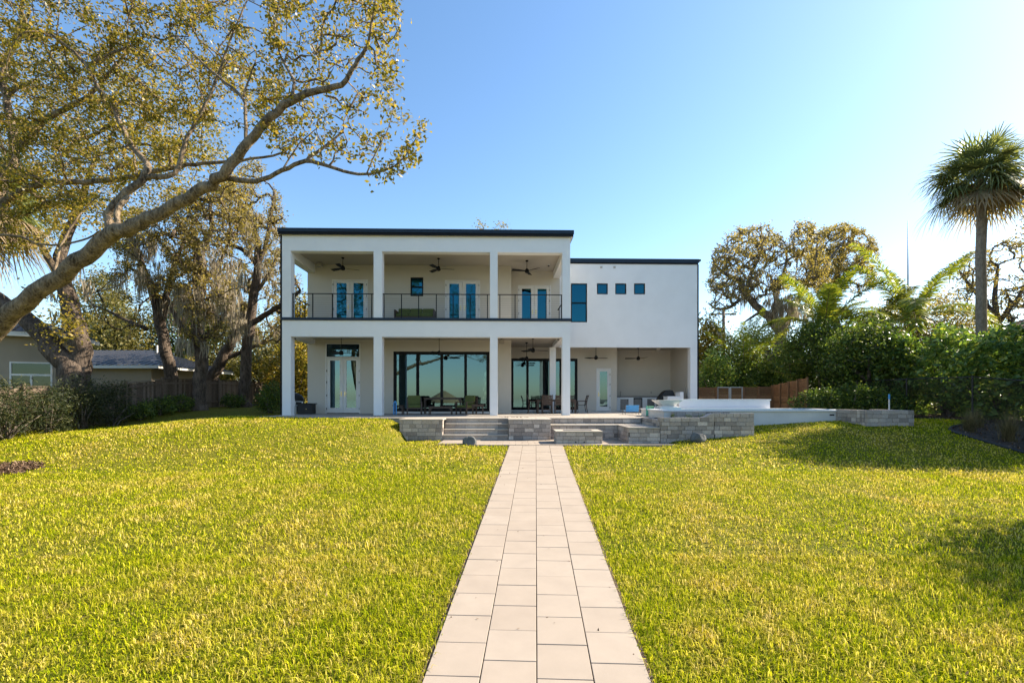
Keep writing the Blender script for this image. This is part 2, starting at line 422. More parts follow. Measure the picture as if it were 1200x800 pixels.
# fire pit
fp = empty('fire_pit', (2.37, 17.3, 0.9), 0, 'low square fire pit of grey blocks on the patio', 'fire pit')
b = MB()
for (x0, x1, y0, y1) in ((-0.81, 0.81, -0.5, -0.24), (-0.81, 0.81, 0.3, 0.56), (-0.81, -0.52, -0.235, 0.295), (0.52, 0.81, -0.235, 0.295)):
    courses(b, x0, x1, y0, y1, 0, 0.40, 0.133, 0.33)
b.build('block_facing', M['block'], fp, bevel=0.006)
c = MB()
c.box(-0.79, 0.79, -0.48, -0.26, 0, 0.39).box(-0.79, 0.79, 0.32, 0.54, 0, 0.39).box(-0.79, -0.54, -0.25, 0.31, 0, 0.39).box(0.54, 0.79, -0.25, 0.31, 0, 0.39)
c.build('core', M['core'], fp)
c = MB(); c.box(-0.83, 0.83, -0.52, -0.24, 0.401, 0.44).box(-0.83, 0.83, 0.30, 0.58, 0.401, 0.44).box(-0.83, -0.52, -0.238, 0.298, 0.401, 0.44).box(0.52, 0.83, -0.238, 0.298, 0.401, 0.44)
c.build('coping', M['coping'], fp, bevel=0.006)
M['black'] = plain('black', (0.012, 0.012, 0.012), 0.6)
for x in (-0.13, 0.17): MB().tube([(x, -0.512, 0.055), (x, -0.47, 0.055)], 0.026, 12).build('vent', M['black'], fp)
lava = MB()
for k in range(60):
    x, y = rnd.uniform(-.5, .5), rnd.uniform(-.21, .27); s = rnd.uniform(.03, .06)
    lava.obox((x, y, 0.33 + rnd.uniform(0, .03)), (s, rnd.uniform(-.02, .02), 0.01), (-.01, s, .01), (0, .01, s*.7))
lava.box(-.515, .515, -.23, .29, 0.2, 0.33)
lava.build('lava_rock', plain('lava rock', (0.06, 0.05, 0.045), 0.95), fp)

# ------------------------------------------------------------------ pool, spa wall, planter box
M['pool_plaster'] = plain('white pool plaster', (0.70, 0.70, 0.70), 0.6, var=0.05, scale=1.5)
M['pool_stucco'] = plain('pale grey pool wall', (0.60, 0.58, 0.55), 0.85, var=0.07, scale=2, bmp=0.15)
pw_, pnt, pb = base_mat('pool water', 0.02, 0, 0.5); pb.inputs['Base Color'].default_value = (0.05, 0.14, 0.16, 1)
bump(pnt, pb, noise(pnt, 3.5, 3), 0.2, 0.03)
pool = empty('swimming_pool', (10, 20.8, 1.4), 0, 'raised swimming pool with a white rim and a pale grey outer wall', 'pool')
x0, x1, y0, y1 = -3.9, 3.9, -1.6, 1.75
MB().box(x0, x1, y0, y0+.25, -0.6, 0.57).box(x0, x1, y1-.25, y1, -0.6, 0.57).box(x0, x0+.25, y0+.25, y1-.25, -0.6, 0.57).box(x1-.25, x1, y0+.25, y1-.25, -0.6, 0.57).box(x0+.25, x1-.25, y0+.25, y1-.25, -.6, -.3).build('pool_shell', M['pool_stucco'], pool)
MB().box(x0-.06, x1+.04, y0-.06, y0+.3, 0.571, 0.625).box(x0-.06, x0+.3, y0+.3, y1-.3, 0.571, 0.625).box(x1-.3, x1+.04, y0+.3, y1-.3, 0.571, 0.625).box(x0-.06, x1+.04, y1-.3, y1+.0, 0.571, 0.625).build('rim', M['pool_plaster'], pool, bevel=0.012)
MB().box(x0+.25, x1-.25, y0+.25, y1-.25, -.3, 0.5).build('water', pw_, pool)
MB().box(2.76, 2.95, y0-.004, y0+.02, 0.40, 0.46).build('pool_skimmer', M['black'], pool)
spa = empty('spa_wall', (10.1, 22.8, 1.7), 0, 'long raised white spa wall behind the pool rim', 'wall')
MB().box(-2.2, 2.1, -.2, 0.9, 0, 0.70).build('wall', plain('white spa plaster', (0.74, 0.72, 0.74), 0.5, var=0.04, scale=1.5), spa)
MB().box(-2.24, 2.14, -.24, 0.94, 0.701, 0.755).build('coping', M['pool_plaster'], spa, bevel=0.01)
# strip of blocks between planter soil and the pool rim
stone_wall('stone_wall', 'short dark strip of blocks behind the planter soil, below the white pool rim', 'wall', [(6.35, 8.6, 18.86, 19.12, 1.55, 1.96)], WG)
M['soil'] = plain('dark planting soil', (0.05, 0.036, 0.025), 0.95, var=0.4, scale=8, bmp=0.8, bscale=25)
tag(MB().box(5.61, 8.6, 17.37, 18.85, 0.9, 1.735).build('planter_soil', M['soil']), kind='structure')
t = empty('planter_box', (13.2, 18, 1.2), 0, 'square grey stone planter box at the far end of the pool wall', 'planter')
b = MB(); courses(b, -0.2, 1.53, -0.5, -0.12, -0.3, 0.86); courses(b, -0.2, 0.18, -0.115, 1.2, -0.3, 0.86); courses(b, 1.15, 1.53, -0.115, 1.2, -0.3, 0.86)
b.build('block_facing', M['block'], t, bevel=0.006)
MB().box(-.18, 1.51, -.48, -.14, -.3, .85).box(-.18, .16, -.13, 1.2, -.3, .85).box(1.17, 1.51, -.13, 1.2, -.3, .85).build('core', M['core'], t)
MB().box(.181, 1.149, -.114, 1.2, -.3, .78).build('soil', M['soil'], t)
# water bowl, pedestal, glass panel, grill island
wbw = empty('water_bowl', (7.1, 21.9, 1.7), 0, 'square white water bowl with flared sides on a white plinth', 'fountain')
MB().box(-.45, .5, -.45, .45, 0, 0.40).box(-.36, .36, -.36, .36, .401, .45).build('plinth', M['pool_plaster'], wbw, bevel=0.01)
b = MB(); lo, hi, z0, z1 = 0.26, 0.56, 0.451, 0.72
b.add([(-lo,-lo,z0),(lo,-lo,z0),(lo,lo,z0),(-lo,lo,z0),(-hi,-hi,z1),(hi,-hi,z1),(hi,hi,z1),(-hi,hi,z1),(-hi+.05,-hi+.05,z1),(hi-.05,-hi+.05,z1),(hi-.05,hi-.05,z1),(-hi+.05,hi-.05,z1),(-.2,-.2,z0+.06),(.2,-.2,z0+.06),(.2,.2,z0+.06),(-.2,.2,z0+.06)],
      [(0,3,2,1),(0,1,5,4),(1,2,6,5),(2,3,7,6),(3,0,4,7),(4,5,9,8),(5,6,10,9),(6,7,11,10),(7,4,8,11),(8,9,13,12),(9,10,14,13),(10,11,15,14),(11,8,12,15),(12,13,14,15)])
b.build('bowl', M['white_paint'], wbw)
ac = glass_mat('aqua acrylic', 0.12, (0.6, 0.95, 0.9), (0.35, 0.75, 0.68))
t = empty('glass_panel', (6.18, 21.4, 1.7), 0, 'small aqua glass panel standing on the terrace beside the water bowl', 'glass panel')
MB().box(-.18, .16, -.012, .012, 0.02, .46).build('pane', ac, t); MB().box(-.18, .16, -.03, .03, 0, .0199).build('base_channel', M['bronze'], t)
# ------------------------------------------------------------------ the house
OX, OY, TH = -10.73, 22.3, R(1.4)
c_, s_ = math.cos(TH), math.sin(TH)
def hl(px, ly):
    k = (px - CX) / F
    return (k * (OY + ly * c_) - OX + ly * s_) / (c_ - k * s_)
def hz(py, px, ly):
    lx = hl(px, ly); Y = OY + lx * s_ + ly * c_
    return EYE - (py - HY) * Y / F - TZ
def hw(lx, ly, lz): return Vector((OX + lx * c_ - ly * s_, OY + lx * s_ + ly * c_, TZ + lz))
house = empty('house', (OX, OY, TZ), TH, 'white two storey flat roofed house with a columned balcony porch', 'house')
XR = hl(668.2, 0)                       # right edge of the porch block
YW = 4.3                                # front plane of the wing
XW = hl(817.3, YW)                      # right edge of the wing
Z1B, Z1T, ZF = 3.68, 4.45, 4.57         # lower beam, slab trim, upper floor
Z2B, Z2T, ZR = 7.68, 8.42, 8.70
YB, YU, YL, YK, YE = 2.95, 4.0, 6.4, 8.0, 14.0
XS_L, XS_U = hl(595.4, YB), hl(594, YB) # where the porch walls step back
XS = (XS_L + XS_U) / 2
XK = hl(723, YL)
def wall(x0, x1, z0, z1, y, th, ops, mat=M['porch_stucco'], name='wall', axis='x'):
    """wall in the plane y with rectangular openings (x0,x1,z0,z1)"""
    zs = sorted({z0, z1, *[v for o in ops for v in o[2:4]]}); b = MB()
    for a, e in zip(zs, zs[1:]):
        zm = (a + e) / 2; x = x0
        cuts = sorted([(o[0], o[1]) for o in ops if o[2] < zm < o[3]])
        for p, q in cuts + [(x1, x1)]:
            if p - x > 1e-4: b.box(x, p, y, y + th, a, e)
            x = q
    return b.build(name, mat, house)
# floors, ceilings, roof
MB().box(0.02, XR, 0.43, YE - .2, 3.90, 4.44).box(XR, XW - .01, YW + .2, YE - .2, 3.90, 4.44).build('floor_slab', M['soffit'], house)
MB().box(0.0, XR, 0.0, YE - .21, 4.452, ZF - .001).build('balcony_floor', M['concrete'], house)
MB().box(-.03, XR + .03, -.05, -.002, 4.44, ZF).box(-.03, -.002, -.002, YB, 4.44, ZF).box(XR + .002, XR + .03, -.002, YW - .02, 4.44, ZF).build('slab_edge_trim', M['fascia'], house)
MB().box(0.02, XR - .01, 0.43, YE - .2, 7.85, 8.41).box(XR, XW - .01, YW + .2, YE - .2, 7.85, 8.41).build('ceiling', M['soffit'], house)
MB().box(-.12, XR + .12, -.12, YE + .1, 8.43, ZR - .02).build('roof', M['concrete'], house)
MB().box(XR + .121, XW + .02, YW - .02, YE + .1, 8.43, ZR - .02).build('roof', M['concrete'], house)
b = MB(); b.box(-.16, XR + .16, -.16, -.121, 8.53, ZR).box(-.16, -.121, -.12, YE, 8.53, ZR).box(XR + .122, XR + .16, -.12, YW - .1, 8.53, ZR)
b.build('roof_flashing', M['fascia'], house)
b = MB(); b.box(-.13, XR + .13, -.135, -.121, 8.40, 8.528).box(XR + .122, XR + .135, -.12, YW - .1, 8.40, 8.528); b.build('roof_drip_edge', M['bronze'], house)
MB().box(XR + .17, XW + .06, YW - .06, YW - .021, 8.46, ZR - .02).box(XW + .021, XW + .20, YW - .02, YW + .5, 8.58, ZR - .02).build('roof_flashing', M['fascia'], house)
MB().box(XR + .17, XW + .03, YW - .04, YW - .0215, 8.38, 8.458).build('roof_drip_edge', M['bronze'], house)
# beams and columns
CW = 0.40
cols = [(0.0, 0.40), (hl(437.8, 0), hl(447.6, 0)), (hl(574.2, 0), hl(583.2, 0)), (XR - .37, XR)]
MB().box(0, XR, 0, .43, Z1B, Z1T - .012).build('beam', M['stucco'], house)
MB().box(0, XR, 0, .43, Z2B, Z2T).build('beam', M['stucco'], house)
for z0, z1 in ((0, Z1B), (ZF, Z2B)):
    for a, e in cols: MB().box(a, e, 0.002, .42, z0, z1).build('column', M['stucco'], house)
for z0, z1 in ((Z1B, Z1T - .012), (Z2B, Z2T)):
    MB().box(0.002, .40, .432, YB, z0 - .25 if z0 > 5 else z0, z1).build('beam', M['stucco'], house)
    MB().box(XR - .37, XR - .002, .432, YW, z0 - .2 if z0 > 5 else z0, z1).build('beam', M['stucco'], house)
XC = hl(647.8, YW)
MB().box(XC - .17, XC + .17, YW + .0, YW + .36, 0, Z1B).build('column', M['stucco'], house)
MB().box(hl(809, YW), XW - .012, YW + .002, YW + .4, 0, Z1B).build('column', M['stucco'], house)
# --- openings (measured on their own wall planes)
def rect(px0, px1, py0, py1, ly): return (hl(px0, ly), hl(px1, ly), hz(py1, (px0+px1)/2, ly), hz(py0, (px0+px1)/2, ly))
d_lo = rect(381.5, 422.3, 402, 484, YB); d_lo = (d_lo[0], d_lo[1], 0.0, d_lo[3])
s_lo = rect(461, 573.5, 411.8, 481, YB); s_lo = (s_lo[0], s_lo[1], 0.10, s_lo[3])
s_rt = rect(596.4, 676.8, 420, 479.5, YL); s_rt = (max(s_rt[0], XS + .25), s_rt[1], 0.10, s_rt[3])
d_rt = rect(698.8, 716, 431.3, 482, YL); d_rt = (d_rt[0], d_rt[1], 0.0, d_rt[3])
UD = 2.52
d_u1 = (hl(389, YB), hl(431, YB), ZF, ZF + UD); d_u2 = (hl(521.3, YB), hl(562.6, YB), ZF, ZF + UD)
d_u3 = (hl(606.7, YU), hl(645.5, YU), ZF, ZF + UD)
w_u = rect(481, 496, 325, 347, YB)
w_tall = rect(669, 688, 332, 377.5, YW); w_tall = (max(w_tall[0], XR + .02), *w_tall[1:])
w_sq = [rect(a, e, 332, 344.8, YW) for a, e in ((699.5, 712.3), (721, 734), (743, 756))]
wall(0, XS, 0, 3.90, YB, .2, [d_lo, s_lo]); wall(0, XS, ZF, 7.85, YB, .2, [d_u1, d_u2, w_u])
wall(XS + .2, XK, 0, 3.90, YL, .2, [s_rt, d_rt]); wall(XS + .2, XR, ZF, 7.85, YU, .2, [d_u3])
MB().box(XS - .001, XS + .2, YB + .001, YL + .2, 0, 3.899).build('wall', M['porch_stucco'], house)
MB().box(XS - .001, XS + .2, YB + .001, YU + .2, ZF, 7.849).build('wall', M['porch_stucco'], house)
wall(XK, XW - .221, 0, 3.90, YK, .2, [])
MB().box(XK - .2, XK - .001, YL + .202, YK + .2, 0, 3.90).build('wall', M['porch_stucco'], house)
MB().box(XW - .22, XW - .02, YW + .402, YK - .002, 0, 3.90).build('wall', M['porch_stucco'], house)
# wing front and the closed outer walls
wall(XR + .0015, XW - .01, Z1B, 8.43, YW, .2, [w_tall] + w_sq, M['stucco'])
MB().box(0.0, .2, YB + .202, YE, 0, 8.42).build('wall', M['stucco'], house)
MB().box(XW - .21, XW - .01, YW + .402, YE, 3.92, 8.42).box(XW - .21, XW - .01, YK + .2, YE, 0, 3.91).build('wall', M['stucco'], house)
bw = [(hl(a, YE - .2), hl(a + 5, YE - .2), hz(e + 6, a, YE - .2), hz(e, a, YE - .2)) for a in (564.5,) for e in (441, 452.2, 463)]
wall(0, XW, 0, 8.42, YE, .2, bw + [(8.9, 10.4, 0.9, 2.9), (11.5, 12.6, 5.4, 6.8)], M['stucco'])
MB().box(.21, XK - .21, YB + .21, YE - .01, 0.0, 0.015).build('interior_floor', M['interior_floor'], house)
MB().box(XS + .001, XS + .15, YL + .202, YE - .3, .02, 3.89).build('interior_wall', M['interior'], house)
MB().box(.25, XS - .1, 8.0, 8.12, ZF + .01, 7.84).box(XR - .1, XR + .02, YW + .25, YE - .3, ZF + .01, 7.84).build('interior_wall', M['interior'], house)
# bits on the side walls of the kitchen porch
MB().box(XW - .235, XW - .2215, YW + 1.2, YW + 2.6, .05, 2.15).build('access_panel', M['porch_stucco'], house)
# downpipes
MB().box(-.10, -.004, .03, .15, .02, 8.40).build('downpipe', M['bronze'], house)
MB().box(XW + .0, XW + .09, YW + .03, YW + .15, .02, 8.40).build('downpipe', M['bronze'], house)

def french_door(o, y, glass, transom=0.0, single=False, hinge=True):
    """casing with glazed leaves in the opening o of the wall plane y"""
    x0, x1, z0, z1 = o; fr = MB(); cs = 0.055
    zt = z1 - transom
    fr.box(x0, x0 + cs, y - .02, y + .14, z0, z1).box(x1 - cs, x1, y - .02, y + .14, z0, z1).box(x0 + cs, x1 - cs, y - .02, y + .14, z1 - cs, z1)
    if transom: fr.box(x0 + cs, x1 - cs, y - .018, y + .14, zt - cs, zt)
    d = fr.build('door', M['white_paint'], house, bevel=0.006)
    zi = (zt if transom else z1) - cs
    n = 1 if single else 2; wd = (x1 - x0 - 2 * cs) / n
    for k in range(n):
        a = x0 + cs + k * wd + .006; e = a + wd - .012
        st_, rt, rb = wd * .20, .14, .30
        lf = MB(); lf.box(a, a + st_, y + .02, y + .07, z0 + .03, zi - .006).box(e - st_, e, y + .02, y + .07, z0 + .03, zi - .006)
        lf.box(a + st_, e - st_, y + .02, y + .07, z0 + .03, z0 + rb).box(a + st_, e - st_, y + .02, y + .07, zi - rt, zi - .006)
        lf.build('door_leaf', M['white_paint'], d, bevel=0.004)
        MB().box(a + st_, e - st_, y + .04, y + .048, z0 + rb, zi - rt).build('pane', glass, d)
        hx = (a + st_ * .5) if (k == 1 or single) else (e - st_ * .5)
        h = MB(); h.box(hx - .025, hx + .025, y + .010, y + .02, z0 + .92, z0 + 1.17); h.bar((hx, y - .02, z0 + 1.05), (hx + (.1 if (k == 1 or single) else -.1), y - .02, z0 + 1.05), .018, .018); h.bar((hx, y + .012, z0 + 1.05), (hx, y - .02, z0 + 1.05), .018, .018)
        h.build('handle', M['brass'], d)
        hxx = e + .003 if (k == 1 or single) else a - .003
        for q in (.25, .95, 1.65, 2.25): MB().box(hxx - .010, hxx + .010, y - .028, y + .02, z0 + q - .05, z0 + q + .05).build('hinge', M['bronze'], d)
    MB().box(x0 + cs, x1 - cs, y + .01, y + .12, z0 + .001, z0 + .028).build('threshold', M['bronze'], d)
    if transom:
        MB().box(x0 + cs, x0 + cs + .03, y + .03, y + .07, zt, z1 - cs).box(x1 - cs - .03, x1 - cs, y + .03, y + .07, zt, z1 - cs).box(x0 + cs + .03, x1 - cs - .03, y + .03, y + .07, z1 - cs - .03, z1 - cs).box(x0 + cs + .03, x1 - cs - .03, y + .03, y + .07, zt, zt + .03).build('transom_frame', M['bronze'], d)
        MB().box(x0 + cs + .03, x1 - cs - .03, y + .045, y + .053, zt + .03, z1 - cs - .03).build('pane', M['glass'], d)
    return d
french_door(d_lo, YB, M['glass'], transom=0.72)
for o in (d_u1, d_u2): french_door(o, YB, M['teal_glass'])
french_door(d_u3, YU, M['teal_glass']); french_door(d_rt, YL, M['glass'], single=True)
def slider(o, y, edges):
    x0, x1, z0, z1 = o; f = 0.09
    fr = MB(); fr.box(x0, x0 + f, y + .0, y + .18, z0, z1).box(x1 - f, x1, y + .0, y + .18, z0, z1).box(x0 + f, x1 - f, y + .0, y + .18, z1 - f, z1).box(x0 + f, x1 - f, y + .0, y + .18, z0, z0 + .05)
    d = fr.build('sliding_door', M['bronze'], house, bevel=0.004)
    xs = [x0 + f] + [x0 + (x1 - x0) * e for e in edges] + [x1 - f]
    for k, (a, e) in enumerate(zip(xs, xs[1:])):
        yy = y + (.03 if k in (0, 3) else .09); g = 0.075
        sa = MB(); sa.box(a, a + g, yy, yy + .05, z0 + .05, z1 - f).box(e - g, e, yy, yy + .05, z0 + .05, z1 - f).box(a + g, e - g, yy, yy + .05, z0 + .05, z0 + .17).box(a + g, e - g, yy, yy + .05, z1 - f - .07, z1 - f)
        sa.build('sash', M['bronze'], d)
        MB().box(a + g, e - g, yy + .02, yy + .028, z0 + .17, z1 - f - .07).build('pane', M['glass'], d)
    mid = xs[len(xs)//2]
    MB().box(mid - .05, mid - .02, y + .03, y + .06, z0 + .85, z0 + 1.25).box(mid + .02, mid + .05, y + .03, y + .06, z0 + .85, z0 + 1.25).build('handle', M['black'], d)
slider(s_lo, YB, (.25, .5, .75)); slider(s_rt, YL, (.25, .50, .75))
MB().box(s_lo[0], s_lo[1], YB - .03, YB + .2, 0, .098).build('door_sill', M['white_paint'], house)
MB().box(s_rt[0], s_rt[1], YL - .03, YL + .2, 0, .098).build('door_sill', M['white_paint'], house)
def window(o, y, glass, sash=False):
    x0, x1, z0, z1 = o; f = .06
    fr = MB(); fr.box(x0, x0 + f, y + .02, y + .12, z0, z1).box(x1 - f, x1, y + .02, y + .12, z0, z1).box(x0 + f, x1 - f, y + .02, y + .12, z1 - f, z1).box(x0 + f, x1 - f, y + .02, y + .12, z0, z0 + f)
    if sash: zm = (z0 + z1) / 2; fr.box(x0 + f, x1 - f, y + .025, y + .11, zm - .035, zm + .035)
    d = fr.build('window', M['bronze'], house)
    if sash:
        MB().box(x0 + f, x1 - f, y + .05, y + .058, zm + .035, z1 - f).build('pane', glass, d)
        MB().box(x0 + f, x1 - f, y + .08, y + .088, z0 + f, zm - .035).build('pane', glass, d)
    else: MB().box(x0 + f, x1 - f, y + .05, y + .058, z0 + f, z1 - f).build('pane', glass, d)
window(w_u, YB, M['teal_glass'], True); window(w_tall, YW, M['teal_glass'], True)
for o in w_sq: window(o, YW, M['teal_glass'])
for o in bw + [(8.9, 10.4, 0.9, 2.9), (11.5, 12.6, 5.4, 6.8)]: window(o, YE + .04, M['clear_glass'])
# blinds behind the upper glass
M['blind'] = plain('roller blind', (0.30, 0.38, 0.40), 0.8, var=0.04)
# balcony railing
RT = hz(343.6, 400, 0.12)
rail = MB(); posts = []; cables = MB()
bays = [(cols[0][1], cols[1][0], (343.5, 366.5, 389.5, 412.5, 435.6)), (cols[1][1], cols[2][0], (450, 470.5, 490.6, 511.3, 531, 551, 571.2)), (cols[2][1], cols[3][0], (585.8, 603.6, 622, 640, 658.8))]
for a, e, ps in bays:
    rail.box(a, e, .13, .18, RT - .035, RT)
    for p in ps:
        x = hl(p, .15); x = min(max(x, a + .022), e - .022)
        posts.append((x, .155))
    for k in range(9):
        z = ZF + .1 + k * .105
        cables.tube([(a, .155, z), (e, .155, z)], .0028, 5)
for xs in (.10, XR - .10):
    ys_ = YB if xs < 1 else YW
    rail.box(xs - .025, xs + .025, .43, ys_, RT - .035, RT)
    for k in range(4): posts.append((xs, .43 + (ys_ - .43) * (k + .12) / 4.05))
    for k in range(9): cables.tube([(xs, .43, ZF + .1 + k * .105), (xs, ys_, ZF + .1 + k * .105)], .0028, 5)
rl = rail.build('balcony_railing', M['railing'], house)
for x, y in posts: MB().box(x - .02, x + .02, y - .02, y + .02, ZF, RT - .0355).build('post', M['railing'], rl)
cables.build('cable', M['railing'], rl)
# wall vents high on the wing, meter boxes
for px in (704.5, 720):
    x = hl(px, YW); z = hz(313.3, px, YW)
    MB().box(x - .06, x + .06, YW - .03, YW - .001, z - .05, z + .05).box(x - .075, x + .075, YW - .045, YW - .0305, z + .03, z + .055).build('wall_vent', M['concrete'], house)
x = -.16
tag(MB().box(x, -.002, YB + .4, YB + .8, 1.25, 2.0).build('meter_box', M['pool_stucco'], house), None)

# things that hang from the porch ceilings
def fan(loc, drop, rot, label):
    t = empty('ceiling_fan', loc, rot, label, 'ceiling fan', 'black three bladed porch fans')
    MB().lathe((0, 0, -.07), [(.03, 0), (.07, .02), (.075, .07)], 16).build('mounting_cup', M['bronze'], t, True)
    MB().tube([(0, 0, -.07), (0, 0, -drop)], .014, 8).build('downrod', M['bronze'], t)
    MB().lathe((0, 0, -drop - .22), [(.05, 0), (.10, .03), (.11, .10), (.09, .18), (.03, .24)], 20).build('motor', M['bronze'], t, True)
    for k in range(3):
        a = k * 2 * math.pi / 3; u = Vector((math.cos(a), math.sin(a), 0)); v = Vector((-math.sin(a), math.cos(a), .22)).normalized(); z = -drop - .12
        b = MB(); n = 6
        for i in range(n):
            r0, r1 = .1 + i * .115, .1 + (i + 1) * .115
            w0, w1 = .05 + .018 * min(i, 3), .05 + .018 * min(i + 1, 3)
            b.add([u*r0 - v*w0 + Vector((0,0,z)), u*r1 - v*w1 + Vector((0,0,z)), u*r1 + v*w1 + Vector((0,0,z)), u*r0 + v*w0 + Vector((0,0,z)),
                   u*r0 - v*w0 + Vector((0,0,z+.012)), u*r1 - v*w1 + Vector((0,0,z+.012)), u*r1 + v*w1 + Vector((0,0,z+.012)), u*r0 + v*w0 + Vector((0,0,z+.012))],
                  [(0,3,2,1),(4,5,6,7),(0,1,5,4),(1,2,6,5),(2,3,7,6),(3,0,4,7)])
        b.build('blade', M['bronze'], t)
    return t
ZC1, ZC2 = 3.90, 7.85
for px, ly, zc, rot, drop, lab in (
    (401.8, 1.6, ZC2, .5, .42, 'black fan on the balcony ceiling outside the leftmost upper double doors'),
    (514, 1.6, ZC2, .15, .42, 'black fan on the balcony ceiling above the green sofa'),
    (617.5, 1.9, ZC2, 1.3, .42, 'black fan on the balcony ceiling in front of the set back upper doors'),
    (400, 1.6, ZC1, .3, .72, 'black fan on a long rod hiding the transom of the lower double doors'),
    (514.7, 1.6, ZC1, .1, .72, 'black fan on a long rod before the wide sliding doors with green armchairs'),
    (617.2, 3.9, ZC1, .05, .80, 'lower hung of the two black fans over the dining table'),
    (624.6, 2.0, ZC1, .2, .52, 'higher of the two black fans over the dining table'),
    (698.4, 6.0, ZC1, .35, .55, 'black fan in front of the single glass door of the wing'),
    (748, 6.4, ZC1, .9, .55, 'black fan over the outdoor kitchen counter')):
    fan(hw(hl(px, ly), ly, zc), drop, TH + rot, lab)
M['grey_plastic'] = plain('grey plastic', (0.28, 0.26, 0.24), 0.5)
def speaker(px, py, ly, zc, label):
    lx = hl(px, ly); t = empty('outdoor_speaker', hw(lx, ly, zc), TH, label, 'speaker', 'small box speakers under the porch ceilings')
    MB().box(-.13, .13, -.09, .09, -.24, -.03).build('cabinet', M['grey_plastic'], t, bevel=.015)
    MB().box(-.11, .11, -.105, -.091, -.22, -.05).build('grille', M['soffit'], t)
    MB().box(-.03, .03, -.03, .03, -.03, 0).build('bracket', M['bronze'], t)
speaker(375, 312, 2.5, ZC2, 'small grey speaker under the balcony ceiling near its open end')
speaker(588, 397, 2.4, ZC1, 'small grey speaker under the lower ceiling beside the column at the dining area')
speaker(687, 408, 5.0, ZC1, 'small grey speaker on the wing ceiling near the single glass door')
speaker(771, 410, 6.2, ZC1, 'small grey speaker on the kitchen porch ceiling')
def secam(lx, ly, z, label):
    t = empty('security_camera', hw(lx, ly, z), TH, label, 'security camera')
    MB().lathe((0, 0, -.05), [(.055, 0.02), (.06, .05)], 14).build('base', M['white_paint'], t); MB().lathe((0, 0, -.11), [(.01, 0), (.035, .015), (.045, .04), (.045, .06)], 14).build('dome', M['black'], t, True)
secam(hl(654, .25), .24, Z1B, 'small dark dome camera under the lower beam by the porch corner'); secam(hl(346, .24), .24, Z1B, 'small dark dome camera under the beam by the outer porch column')
secam(hl(643, 2.6), 2.6, ZC2, 'small dark dome camera on the balcony ceiling')

# ------------------------------------------------------------------ porch furniture
M['wood_dark'] = plain('dark oiled wood', (0.055, 0.032, 0.022), 0.5, var=0.3, scale=20)
M['green'] = plain('olive green cushion', (0.085, 0.10, 0.022), 0.85, var=0.1, scale=8, bmp=0.15)
M['black_wicker'] = plain('black wicker', (0.014, 0.013, 0.013), 0.6, bmp=0.6, bscale=80)
def armchair(px, ly, rz, label):
    t = empty('armchair', hw(hl(px, ly), ly, 0), TH + rz, label, 'armchair', 'green cushioned wooden armchairs on the porch')
    W = .34
    for sx in (-1, 1):
        MB().bar((sx*W, -.36, 0), (sx*W, -.36, .60), .055, .055).build('leg', M['wood_dark'], t)
        MB().bar((sx*W, .34, 0), (sx*W, .42, .86), .055, .055).build('leg', M['wood_dark'], t)
        MB().bar((sx*W, -.42, .615), (sx*W, .39, .60), .075, .03).build('armrest', M['wood_dark'], t, bevel=.006)
    MB().box(-W+.03, W-.03, -.38, .34, .28, .33).build('seat_frame', M['wood_dark'], t)
    b = MB(); b.bar((-W+.03, .41, .80), (W-.03, .41, .80), .04, .08)
    for k in range(5): x = -.24 + k*.12; b.bar((x, .36, .33), (x, .41, .78), .04, .02)
    b.build('back_frame', M['wood_dark'], t)
    MB().box(-W+.035, W-.035, -.38, .26, .335, .47).build('seat_cushion', M['green'], t, bevel=.04)
    MB().obox((0, .27, .70), (W-.035, 0, 0), (0, .06, -.01), (0, .04, .24)).build('back_cushion', M['green'], t, bevel=.04)
armchair(485.5, 1.15, R(12), 'green cushioned armchair left of the long low coffee table')
armchair(546.5, 1.15, R(-38), 'green cushioned armchair turned sideways right of the long low coffee table')
def table(name, px, ly, rz, hw_, hd, h, label, cat, apron=True, leg=.05):
    t = empty(name, hw(hl(px, ly), ly, 0), TH + rz, label, cat)
    b = MB(); n = max(3, int(hd * 2 / .1))
    for k in range(n): y0 = -hd + 2*hd*k/n; b.box(-hw_, hw_, y0 + .004, y0 + 2*hd/n - .004, h - .03, h)
    b.build('table_top', M['wood_dark'], t, bevel=.003)
    for sx in (-1, 1):
        for sy in (-1, 1):
            x, y = sx*(hw_ - .07), sy*(hd - .07)
            lg = MB(); lg.bar((x, y, 0), (x, y, h - .031), leg, leg)
            lg.bar((x - sx*.02, y, h - .17), (x - sx*.16, y, h - .035), .035, .035)
            lg.build('leg', M['wood_dark'], t)
    if apron: MB().box(-hw_+.05, hw_-.05, -hd+.05, -hd+.075, h-.10, h-.031).box(-hw_+.05, hw_-.05, hd-.075, hd-.05, h-.10, h-.031).build('apron', M['wood_dark'], t)
    return t
table('coffee_table', 516.5, .85, 0, .60, .30, .41, 'long low dark wooden coffee table between the green armchairs', 'coffee table')
table('side_table', 467.5, 1.2, 0, .27, .25, .46, 'small dark side table beside the blue pool noodle', 'side table')
table('side_table', 560, 1.25, 0, .32, .28, .50, 'dark side table next to the porch column by the turned armchair', 'side table')
table('console_table', 519, 2.2, 0, .98, .28, .84, 'tall dark console table standing against the sliding doors', 'table')
nd = empty('pool_noodle', hw(hl(462.5, .7), .7, 0), TH, 'bent blue foam pool noodle propped on the porch beside the column', 'pool noodle')
M['azure'] = plain('azure blue foam', (0.07, 0.30, 0.62), 0.6)
pts = [(-.05, .05, .02)] + [(-.06 + .0*i, .08, .05 + i*.1) for i in range(6)] + [(-.03, .1, .63), (.0, .1, .66), (.03, .1, .63)] + [(.06, .06, .55 - i*.1) for i in range(6)] + [(.06, .03, 0.02)]
MB().tube(pts, .030, 10).build('foam_tube', M['azure'], nd, True)
